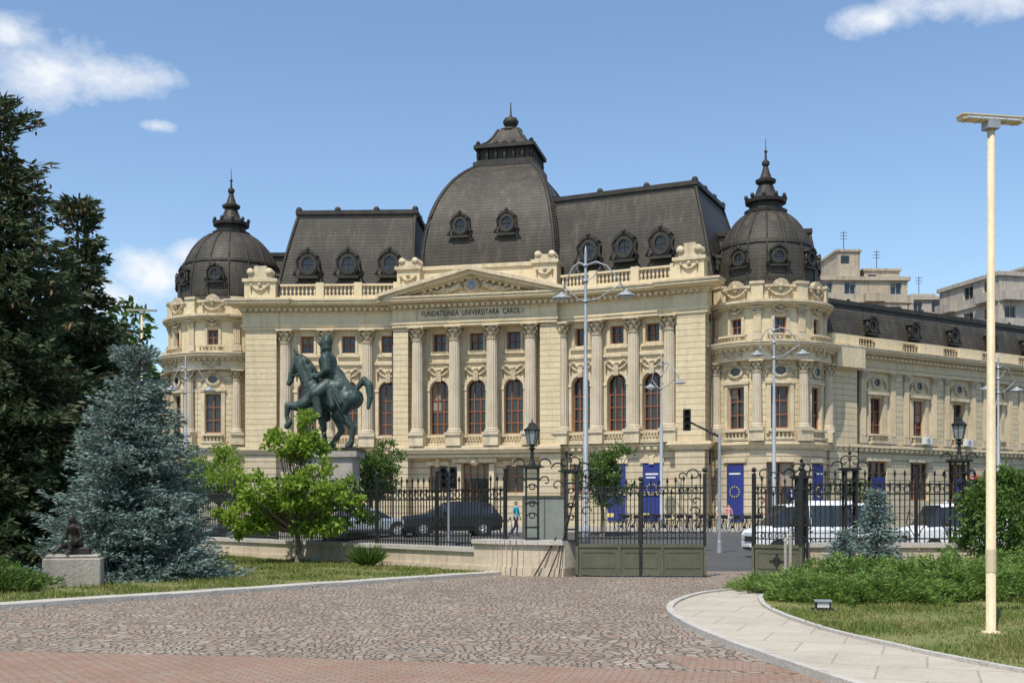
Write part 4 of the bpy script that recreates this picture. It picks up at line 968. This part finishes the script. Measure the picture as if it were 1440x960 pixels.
def traffic(name,x,y,ang,H,arm,heads):
    z=gz(x,y); mb=MB(); F=Fr(x,y,ang); lathe(mb,x,y,[(.13,z),(.1,z+.5),(.08,z+.55),(.07,z+H)],8,'lampgrey')
    if arm: tube(mb,[F(0,0,z+H-.1),F(-arm*.5,0,z+H+.25),F(-arm,0,z+H+.6)],[.06,.05,.045],'black')
    for (u,zz) in heads: tl_head(mb,F,u,.15,z+zz)
    mb.obj(name,None,(x,y,z))
traffic('traffic_light',9.3,51,R(-6),5.3,1.4,((-1.45,5.95),)); traffic('traffic_light',-2.8,50,0,3.4,0,((-.2,3.1),(.22,3.1)))
traffic('traffic_light',22.6,56,R(15),3.2,0,((0,2.9),))
def sign(name,x,y,kind,H=2.6):
    z=gz(x,y); mb=MB(); F=Fr(x,y,0); lathe(mb,x,y,[(.035,z),(.035,z+H+.3)],8,'lampgrey')
    zz=z+H
    if kind=='noentry':
        tube(mb,[F(0,.05,zz),F(0,.07,zz)],.36,'redp',24); fbox(mb,F,-.25,.25,.071,.08,zz-.06,zz+.06,'white')
    elif kind=='parking':
        fbox(mb,F,-.32,.32,.05,.08,zz-.32,zz+.32,'blue')
    elif kind=='arrow':
        tube(mb,[F(0,.05,zz),F(0,.07,zz)],.3,'blue',24); fbox(mb,F,-.03,.03,.071,.08,zz-.16,zz+.06,'white'); mb.add([F(-.11,.078,zz+.04),F(.11,.078,zz+.04),F(0,.078,zz+.2)],[(0,1,2)],'white')
    o=mb.obj(name,None,(x,y,z))
    if kind=='parking': text('P',.5,F,0,.083,zz,'white',o,name='letter')
sign('no_entry_sign',23.2,57,'noentry',3.2); sign('parking_sign',-25.9,59,'parking',3.6); sign('direction_sign',14.0,57,'arrow',2.6)

# ---------------------------------------------------------------- vehicles
def vehicle(name,x,y,ang,st,wl,paint,trackw,wr=.34,van=False,scale=1,txt=None):
    z=gz(x,y); e=empty(name,(x,y,z),ang); e.scale=(scale,)*3; B=MB(); vs=[]
    for (sx,zb,be,tp,w,wt) in st:
        h=[(w*.9,zb),(w,zb+.2),(w*1.0,be-.12),(w*.965,be),(wt,tp-.09),(wt*.86,tp)]
        vs+=[(sx,-a,b) for a,b in h]+[(sx,a,b) for a,b in h[::-1]]
    n=len(st)
    for i in range(n-1):
        for j in range(12):
            q=(12*i+j,12*i+(j+1)%12,12*i+12+(j+1)%12,12*i+12+j)
            cab0=st[i][3]-st[i][2]>.2; cab1=st[i+1][3]-st[i+1][2]>.2
            g=False
            if cab0 and cab1 and j in (3,7): g=True
            if cab0!=cab1 and j in (3,4,5,6,7): g=True
            B.add([vs[k] for k in q],[(0,1,2,3)],'carglass' if g else paint)
    B.add(vs[:12],[tuple(range(12))],paint); B.add(vs[-12:],[tuple(range(12))],paint)
    for i in range(n):
        sx,zb,be,tp,w,wt=st[i]
        if tp-be>.2 and 0<i<n-1:
            for s_ in (-1,1): tube(B,[(sx,s_*(w*.965+.01),be-.02),(sx,s_*(wt+.012),tp-.08)],.045,paint if (i%2==0 or not van) else 'black',4,False)
    wd=st[n//2][4]
    for wx in wl:
        for s_ in (-1,1):
            yy=s_*wd
            tube(B,[(wx,yy-s_*.12,wr+.02),(wx,yy+s_*.006,wr+.02)],wr+.09,'black',20,False)
            tube(B,[(wx,yy-s_*.2,wr),(wx,yy+s_*.02,wr)],wr,'tyre',20,False); tube(B,[(wx,yy,wr),(wx,yy+s_*.03,wr)],wr*.62,'rim',14,False)
            for q in range(5):
                a=q*1.2566; tube(B,[(wx,yy+s_*.035,wr),(wx+.55*wr*math.cos(a),yy+s_*.04,wr+.55*wr*math.sin(a))],.03,'silver',4,False)
    f=st[0]; r_=st[-1]
    for s_ in (-1,1):
        box(B,f[0]-.02,f[0]+.12,min(s_*f[4]*.55,s_*f[4]*.98),max(s_*f[4]*.55,s_*f[4]*.98),f[2]-.22,f[2]-.04,'lamplens')
        box(B,r_[0]-.1,r_[0]+.015,min(s_*r_[4]*.7,s_*r_[4]*.985),max(s_*r_[4]*.7,s_*r_[4]*.985),r_[2]-.3,r_[2]-.02,'redp')
        mx=[s for s in st if s[3]-s[2]>.2][0][0]+.1
        ball(B,(mx,s_*(wd+.14),st[n//2][2]+.1),.11,paint if not van else 'black',8)
        box(B,wl[0]+.45,wl[1]-.45,min(s_*wd*.9,s_*(wd+.012)),max(s_*wd*.9,s_*(wd+.012)),st[1][1],st[1][1]+.12,'black')
        for dx in (.36,.62): 
            xx=wl[0]+(wl[1]-wl[0])*dx-.05; box(B,xx-.006,xx+.006,min(s_*wd*.97,s_*(wd+.003)),max(s_*wd*.97,s_*(wd+.003)),.45,st[n//2][2]-.1,'black')
            box(B,xx+.08,xx+.24,min(s_*wd*.97,s_*(wd+.025)),max(s_*wd*.97,s_*(wd+.025)),st[n//2][2]-.2,st[n//2][2]-.165,'black')
    box(B,f[0]-.03,f[0]+.1,-f[4]*.5,f[4]*.5,f[2]-.3,f[2]-.08,'black'); box(B,f[0]-.045,f[0],-.26,.26,f[1]+.08,f[1]+.19,'white')
    box(B,r_[0]-.1,r_[0]+.03,-.26,.26,r_[1]+.3,r_[1]+.41,'white'); box(B,f[0]-.02,f[0]+.1,-f[4]*.8,f[4]*.8,f[1]-.02,f[1]+.07,'black')
    if van: 
        for s_ in (-1,1): box(B,-1.3,2.5,min(s_*.94,s_*(wd+.006)),max(s_*.94,s_*(wd+.006)),.98,1.04,'lampgrey')
        box(B,-.6,1.6,-.5,.5,2.2,2.3,'white')
    me=B.mesh('body'); o=bpy.data.objects.new('body',me); sc.collection.objects.link(o); o.parent=e
    bv=o.modifiers.new('b','BEVEL'); bv.width=.025; bv.segments=2; bv.limit_method='ANGLE'; bv.angle_limit=R(25)
    wdm=o.modifiers.new('w','WELD'); wdm.merge_threshold=.0005
    o.modifiers.move(1,0)
    if txt:
        c=bpy.data.curves.new('lettering','FONT'); c.body=txt; c.size=.42; c.align_x='CENTER'; c.extrude=.003; t=bpy.data.objects.new('lettering',c); sc.collection.objects.link(t)
        c.materials.append(M['black']); t.parent=e; t.location=(.4,-wd-.012,.52); t.rotation_euler=(math.pi/2,0,0)
    return e
SUV=[(-2.38,.35,.80,.83,.78,.6),(-2.25,.25,.93,.97,.88,.74),(-1.2,.25,1.03,1.08,.93,.8),(-.45,.25,1.06,1.60,.93,.66),(.3,.25,1.06,1.68,.93,.7),(1.25,.25,1.08,1.66,.93,.68),(1.9,.25,1.10,1.58,.92,.64),(2.3,.3,1.02,1.06,.88,.7),(2.4,.4,.95,.98,.82,.66)]
SED=[(-2.3,.32,.66,.7,.76,.6),(-2.15,.22,.8,.84,.85,.72),(-1.1,.22,.92,.96,.9,.76),(-.35,.22,.95,1.38,.9,.6),(.4,.22,.95,1.45,.9,.64),(1.1,.22,.96,1.40,.9,.62),(1.75,.25,.97,1.0,.88,.7),(2.2,.3,.92,.96,.82,.68),(2.28,.4,.85,.88,.78,.62)]
VAN=[(-2.65,.35,.95,1.0,.86,.7),(-2.5,.25,1.1,1.14,.94,.8),(-1.95,.25,1.22,1.28,.97,.84),(-1.35,.25,1.25,2.12,.97,.80),(-.4,.25,1.25,2.2,.97,.82),(.5,.25,1.25,2.2,.97,.82),(1.4,.25,1.25,2.2,.97,.82),(2.3,.25,1.25,2.19,.97,.82),(2.6,.28,1.25,2.12,.96,.8),(2.66,.32,1.1,1.2,.95,.8)]
vehicle('car',-3.1,57.5,R(12),SUV,(-1.45,1.45),'dgrey',.9,scale=1.04)
vehicle('car',-7.3,57.8,R(188),SED,(-1.4,1.4),'silver',.9,scale=1.05)
vehicle('car',-13.4,60.2,R(8),SED,(-1.4,1.4),'dgrey',.9)
vehicle('car',-28.5,69.5,R(-15),SED,(-1.4,1.4),'redp',.9)
vehicle('minibus',12.2,46.4,R(8),VAN,(-1.75,1.65),'white',.95,.33,True,1.0,'Nord.com')
vehicle('minibus',18.8,47.4,R(6),VAN,(-1.75,1.65),'white',.95,.33,True,1.0)

BK=MB()
for wx in (-.52,.52):
    pts=[(wx+.33*math.cos(t*math.pi/10),0,.34+.33*math.sin(t*math.pi/10)) for t in range(21)]; tube(BK,pts,.02,'tyre',5)
    for j in range(6): a=j*math.pi/6; tube(BK,[(wx-.32*math.cos(a),0,.34-.32*math.sin(a)),(wx+.32*math.cos(a),0,.34+.32*math.sin(a))],.004,'rim',3)
for a,b in (((-.52,0,.34),(-.1,0,.85)),((-.52,0,.34),(0,0,.3)),((0,0,.3),(-.15,0,.95)),((0,0,.3),(.4,0,.85)),((-.1,0,.82),(.38,0,.9)),((.52,0,.34),(.36,0,1.0))): tube(BK,[a,b],.022,'black',5)
tube(BK,[(.4,-.28,1.02),(.36,0,1.0),(.4,.28,1.02)],.016,'black',5); tube(BK,[(-.28,0,.97),(-.02,0,.98)],[.07,.03],'black',6); tube(BK,[(0,-.08,.3),(0,.08,.3)],.07,'black',8); box(BK,-.75,-.3,-.09,.09,.72,.75,'black')
box(BK,.42,.72,-.17,.17,.78,.98,'black')
bm_=BK.mesh('bicycle')
for i in range(15):
    x=6.6+.62*i; y=68.5-.25*i; o=bpy.data.objects.new('bicycle',bm_); o.location=(x,y,gz(x,y)); o.rotation_euler=(0,random.uniform(-.05,.05),R(62)+random.uniform(-.15,.15)); sc.collection.objects.link(o)

# ---------------------------------------------------------------- organic figures
import bmesh
def organic(name,caps,vox,mats,classify,parent,smooth=3):
    bm_v=[];bm_f=[]
    b0=bmesh.new(); bmesh.ops.create_icosphere(b0,subdivisions=2,radius=1); sv=np.array([v.co[:] for v in b0.verts]); sf=[[v.index for v in f.verts] for f in b0.faces]; b0.free()
    for (p,r1,q,r2) in caps:
        p=np.array(p,float);q=np.array(q,float); L=np.linalg.norm(q-p); n=max(1,int(L/(max(min(r1,r2),.01)*.45)))
        for i in range(n+1):
            t=i/n; c=p+(q-p)*t; r=r1+(r2-r1)*t; o=len(bm_v); bm_v.extend((sv*r+c).tolist()); bm_f.extend([[a+o for a in f] for f in sf])
    me=bpy.data.meshes.new(name+'_raw'); me.from_pydata(bm_v,[],bm_f); o=bpy.data.objects.new(name+'_raw',me); sc.collection.objects.link(o)
    m=o.modifiers.new('r','REMESH'); m.mode='VOXEL'; m.voxel_size=vox; m.use_smooth_shade=True
    s=o.modifiers.new('s','SMOOTH'); s.iterations=smooth; s.factor=.5
    dg=bpy.context.evaluated_depsgraph_get(); me2=bpy.data.meshes.new_from_object(o.evaluated_get(dg)); bpy.data.objects.remove(o)
    me2.name=name; me2.materials.clear()
    for k in mats: me2.materials.append(M[k])
    if len(mats)>1:
        for p in me2.polygons: p.material_index=classify(p.center)
    for p in me2.polygons: p.use_smooth=True
    o2=bpy.data.objects.new(name,me2); sc.collection.objects.link(o2); o2.parent=parent; return o2
st=empty('equestrian_statue',(-9.75,60,gz(-9.75,60)),R(-6)); pz=5.07-gz(-9.75,60)
def q(px,py,y=0): return ((px-462)/26.7,y,pz+(632-py)/26.7)
r=1/26.7
def cp(a,ra,b,rb): return (a,ra*r,b,rb*r)
H=[cp(q(447,556),19,q(468,561),19),cp(q(468,561),19,q(490,557),18.5),cp(q(490,555,.22),17,q(498,560,.28),15),cp(q(490,555,-.22),17,q(498,560,-.28),15),cp(q(447,548),14,q(458,545),10),
 cp(q(444,550),17,q(434,530),12.5),cp(q(434,530),12.5,q(425,512),9),cp(q(426,512),8.5,q(420,504),8),cp(q(420,505),8,q(414,518),6.2),cp(q(414,518),6.2,q(409,533),4.4),cp(q(410,534),4.2,q(407,538),4),
 cp(q(419,499,.15),3,q(415,489,.2),1.0),cp(q(419,499,-.15),3,q(415,489,-.2),1.0),
 cp(q(424,500),4,q(434,508),4.5),cp(q(434,508),5,q(441,520),6),cp(q(441,520),6,q(449,535),5),cp(q(438,518,-.3),5,q(441,533,-.4),3.5),cp(q(432,508,-.25),4.5,q(434,520,-.32),3),
 cp(q(442,562,-.4),11,q(424,572,-.45),7.5),cp(q(424,572,-.45),7.5,q(409,570,-.45),5),cp(q(409,570,-.45),5,q(407,586,-.42),3.3),cp(q(407,586,-.42),3.3,q(411,594,-.42),4.2),cp(q(411,594,-.42),4.6,q(408,599,-.42),4.8),
 cp(q(447,562,.4),11,q(452,586,.4),6.8),cp(q(452,586,.4),6.2,q(454,602,.4),5),cp(q(454,602,.4),3.8,q(456,620,.4),3.4),cp(q(456,620,.4),4.4,q(453,628,.4),5.4),
 cp(q(494,562,-.4),14.5,q(484,582,-.45),9),cp(q(484,582,-.45),8,q(502,602,-.45),5),cp(q(502,602,-.45),5,q(500,621,-.45),3.6),cp(q(500,621,-.45),4.4,q(496,628,-.45),5.4),
 cp(q(490,562,.4),14.5,q(473,584,.45),8.5),cp(q(473,584,.45),7.5,q(480,604,.45),5),cp(q(480,604,.45),4.5,q(468,621,.45),3.6),cp(q(468,621,.45),4.4,q(464,628,.45),5.4),
 cp(q(506,545),4,q(515,534),5),cp(q(515,534),5,q(522,542),6),cp(q(522,542),6,q(524,558),5),cp(q(524,558),5,q(521,574),2.5),
 cp(q(470,546,.5),11,q(482,546,.5),11),cp(q(470,546,-.5),11,q(482,546,-.5),11),cp(q(468,534),13,q(482,543),11),cp(q(474,520),7,q(488,545),10),cp(q(486,542),10,q(497,556,-.4),7),cp(q(478,548,-.62),8,q(486,568,-.8),5),cp(q(472,552,-.66),7,q(476,572,-.85),5),
 cp(q(465,541),13,q(465,524),11),cp(q(465,524,.12),11.5,q(463,508,.15),12.5),cp(q(465,524,-.12),11.5,q(463,508,-.15),12.5),cp(q(463,505,.5),7.5,q(463,505,-.5),7.5),cp(q(463,500),6,q(462,492),6),
 cp(q(461.5,489),8,q(461,484),8),cp(q(457,492),5,q(456,497),4),cp(q(454,487),2,q(453,488),1.8),
 cp(q(462,480),8.4,q(462,476.5),7.4),cp(q(458,481),6,q(452,482.5),3),cp(q(461,474),3,q(460,469),2),
 cp(q(463,506,-.52),7.5,q(467,522,-.7),6.2),cp(q(467,522,-.7),5.8,q(453,530,-.5),4.4),cp(q(453,530,-.5),4.4,q(447,529,-.38),4),
 cp(q(463,506,.52),7.5,q(465,522,.7),6.2),cp(q(465,522,.7),5.8,q(451,528,.4),4.4),cp(q(451,528,.4),4.4,q(445,527,.3),4),
 cp(q(467,543,-.5),11,q(450,556,-.82),8),cp(q(450,556,-.82),7,q(457,582,-.84),5.2),cp(q(457,586,-.84),4.8,q(446,591,-.9),3.8),
 cp(q(467,543,.5),11,q(450,556,.82),8),cp(q(450,556,.82),7,q(457,582,.84),5.2),cp(q(457,586,.84),4.8,q(446,591,.9),3.8)]
organic('horse_and_rider',H,.045,['bronze'],None,st,1)
PB=MB()
for s_ in (-1,1):
    tube(PB,[q(410,528,.17*s_),q(430,525,.36*s_),q(447,529,.36*s_)],.03,'bronze'); tube(PB,[q(421,497,.24*s_),q(413,526,.22*s_)],.035,'bronze'); tube(PB,[q(460,552,.78*s_),q(454,575,.95*s_),q(452,592,.98*s_)],.035,'bronze')
tube(PB,[q(470,545,-.75),q(478,560,-1.0),q(488,578,-1.0),q(494,592,-.95)],[.04,.06,.05,.03],'bronze')
tube(PB,[q(451,593,-.75),q(445,593,-1.0)],.05,'bronze')
for (w,d,a,b,k) in ((1.75,.95,pz-.12,pz+.06,'bronze2'),(1.7,.95,pz-.42,pz-.12,'granite'),(1.45,.78,pz-2.9,pz-.42,'granite'),(1.85,1.15,pz-3.1,pz-2.9,'granite'),(1.7,1.05,pz-3.8,pz-3.1,'granite'),(2.3,1.6,-.1,pz-3.8,'granite')):
    box(PB,q(465,0)[0]-w,q(465,0)[0]+w,-d,d,a,b,k)
me=PB.mesh('pedestal'); o=bpy.data.objects.new('pedestal',me); sc.collection.objects.link(o); o.parent=st
ss=empty('seated_bronze_statue',(-10.9,28.3,.05),R(15)); PB=MB()
box(PB,-.68,.68,-.45,.45,-.1,.72,'granite'); box(PB,-.62,.62,-.4,.4,.72,.80,'granite'); box(PB,-.1,.4,-.22,.22,.8,.98,'bronze2')
me=PB.mesh('stone_block'); o=bpy.data.objects.new('stone_block',me); sc.collection.objects.link(o); o.parent=ss
o.modifiers.new('b','BEVEL').width=.03
C=[((.12,0,1.06),.14,(.08,0,1.3),.12),((.08,0,1.3),.12,(-.0,0,1.48),.13),((-.02,0,1.52),.06,(-.05,0,1.6),.05),((-.06,0,1.66),.1,(-.07,0,1.7),.095),((-.16,0,1.66),.02,(-.17,0,1.65),.02),
 ((0,-.17,1.46),.06,(.02,-.24,1.22),.045),((.02,-.24,1.22),.045,(-.2,-.2,1.1),.035),((0,.17,1.46),.06,(-.02,.24,1.22),.045),((-.02,.24,1.22),.045,(-.22,.16,1.16),.035),
 ((.1,-.1,1.04),.1,(-.28,-.14,1.12),.075),((-.28,-.14,1.12),.07,(-.3,-.14,.88),.045),((-.3,-.14,.86),.045,(-.42,-.14,.83),.035),
 ((.1,.1,1.04),.1,(-.3,.14,1.0),.075),((-.3,.14,1.0),.07,(-.48,.14,.88),.045),((-.48,.14,.86),.045,(-.58,.14,.85),.035)]
organic('seated_figure',C,.02,['bronze2'],None,ss,2).rotation_euler=(0,0,R(55))
def person(x,y,ang,top,bot,s=1.0):
    e=empty('pedestrian',(x,y,gz(x,y)),ang); e.scale=(s,)*3
    C=[((0,0,.95),.14,(0,0,1.15),.125),((0,0,1.15),.125,(0,0,1.38),.14),((-.13,0,1.42),.07,(.13,0,1.42),.07),((0,0,1.45),.06,(0,-.01,1.55),.052),((0,-.01,1.62),.092,(0,0,1.66),.095),((0,-.09,1.6),.018,(0,-.105,1.595),.014),
     ((-.09,0,1.61),.018,(-.1,0,1.63),.016),((.09,0,1.61),.018,(.1,0,1.63),.016),
     ((-.19,0,1.4),.055,(-.24,.03,1.14),.042),((-.24,.03,1.14),.04,(-.23,-.1,.93),.03),((-.23,-.1,.93),.034,(-.22,-.13,.86),.03),
     ((.19,0,1.4),.055,(.24,-.03,1.14),.042),((.24,-.03,1.14),.04,(.22,-.12,.95),.03),((.22,-.12,.95),.034,(.21,-.15,.88),.03),
     ((-.09,0,.92),.1,(-.1,-.14,.5),.065),((-.1,-.14,.5),.06,(-.1,-.12,.1),.042),((-.1,-.11,.06),.045,(-.1,-.25,.045),.035),
     ((.09,0,.92),.1,(.1,.1,.5),.065),((.1,.1,.5),.06,(.1,.3,.12),.042),((.1,.31,.08),.045,(.1,.19,.04),.035)]
    for sx in (-1,1):
        for f in range(4): C.append(((sx*.225,-.15+.02*f,.86),.011,(sx*.22,-.165+.022*f,.79+.01*abs(f-1)),.009))
        C.append(((sx*.215,-.16,.9),.012,(sx*.2,-.19,.86),.01))
    def cf(c):
        if c.z>1.66 or (c.z>1.56 and c.y>.015): return 3
        if c.z>1.47: return 0
        if abs(c.x)>.2 and c.z<1.2: return 0
        if c.z>.95: return 1
        return 2 if c.z>.08 else 3
    organic('body',C,.016,['skin',top,bot,'hair'],cf,e,1)
person(14.3,78.5,R(20),'cloth_white','cloth_dark'); person(14.9,78.2,R(10),'cloth_pink','cloth_white',.96); person(.2,58,R(60),'cloth_cyan','cloth_dark'); person(-3.7,66,R(-40),'cloth_pink','cloth_dark')

# ================================================================ world, sun, camera
el=R(60)
sd_=Vector((-.42,-.91,0)).normalized()*math.cos(el)+Vector((0,0,math.sin(el)))
w=bpy.data.worlds.new('World'); sc.world=w; w.use_nodes=True; nt=w.node_tree; N=nt.nodes; L=nt.links
bg=N['Background']; sky=N.new('ShaderNodeTexSky'); sky.sky_type='NISHITA'; sky.sun_disc=False; sky.sun_elevation=el; sky.sun_rotation=math.atan2(sd_.x,sd_.y)
sky.air_density=1.1; sky.dust_density=.5; sky.ozone_density=1.2
tc=N.new('ShaderNodeTexCoord'); V=tc.outputs['Generated']
def blob(c,rx,rz):
    c=Vector(c).normalized()
    a=N.new('ShaderNodeVectorMath'); a.operation='SUBTRACT'; L.new(V,a.inputs[0]); a.inputs[1].default_value=c
    b=N.new('ShaderNodeVectorMath'); b.operation='MULTIPLY'; L.new(a.outputs[0],b.inputs[0]); b.inputs[1].default_value=(1/rx,1/rx,1/rz)
    l=N.new('ShaderNodeVectorMath'); l.operation='LENGTH'; L.new(b.outputs[0],l.inputs[0])
    return ramp(nt,l.outputs['Value'],1.35,.0)
cs=[blob((-.42,1,.385),.08,.036),blob((-.36,1,.378),.065,.022),blob((-.44,1,.415),.045,.022),blob((-.315,1,.205),.042,.032),blob((-.36,1,.185),.045,.022),blob((-.285,1,.222),.026,.016),blob((.38,1,.443),.085,.02),blob((.32,1,.431),.04,.014),blob((.44,1,.452),.06,.02),blob((-.31,1,.335),.022,.008)]
m_=cs[0]
for c in cs[1:]: m_=mth(nt,'MAXIMUM',m_,c)
cn=noise(nt,scl(nt,V,(1,1,1.5)),15,12,.66)
cf=ramp(nt,mth(nt,'ADD',mth(nt,'MULTIPLY',m_,.62),cn),.74,1.12)
shade=noise(nt,scl(nt,V,(1,1,1.6)),26,6,.6)
skyc=mixc(nt,1.0,sky.outputs[0],(1.03,1.12,1.20),'MULTIPLY')
ccol=mixc(nt,ramp(nt,shade,.35,.65),(5.9,6.3,7.0),(7.1,7.2,7.3))
col=mixc(nt,mth(nt,'MULTIPLY',cf,.95),skyc,ccol)
L.new(col,bg.inputs[0]); bg.inputs[1].default_value=.14
sun=bpy.data.lights.new('sun','SUN'); sun.energy=4.7; sun.angle=R(.53); sun.color=(1,.94,.84); so=bpy.data.objects.new('sun',sun); sc.collection.objects.link(so)
so.rotation_euler=(-sd_).to_track_quat('-Z','Y').to_euler(); so.location=(0,0,60)
cam=bpy.data.cameras.new('camera'); co=bpy.data.objects.new('camera',cam); sc.collection.objects.link(co); sc.camera=co
co.location=(0,0,2.0); co.rotation_euler=(math.pi/2,0,0); cam.sensor_width=36; cam.lens=40; cam.shift_y=.1625; cam.clip_end=6000; cam.clip_start=.1
sc.view_settings.view_transform='Standard'; sc.view_settings.look='None'; sc.view_settings.exposure=0
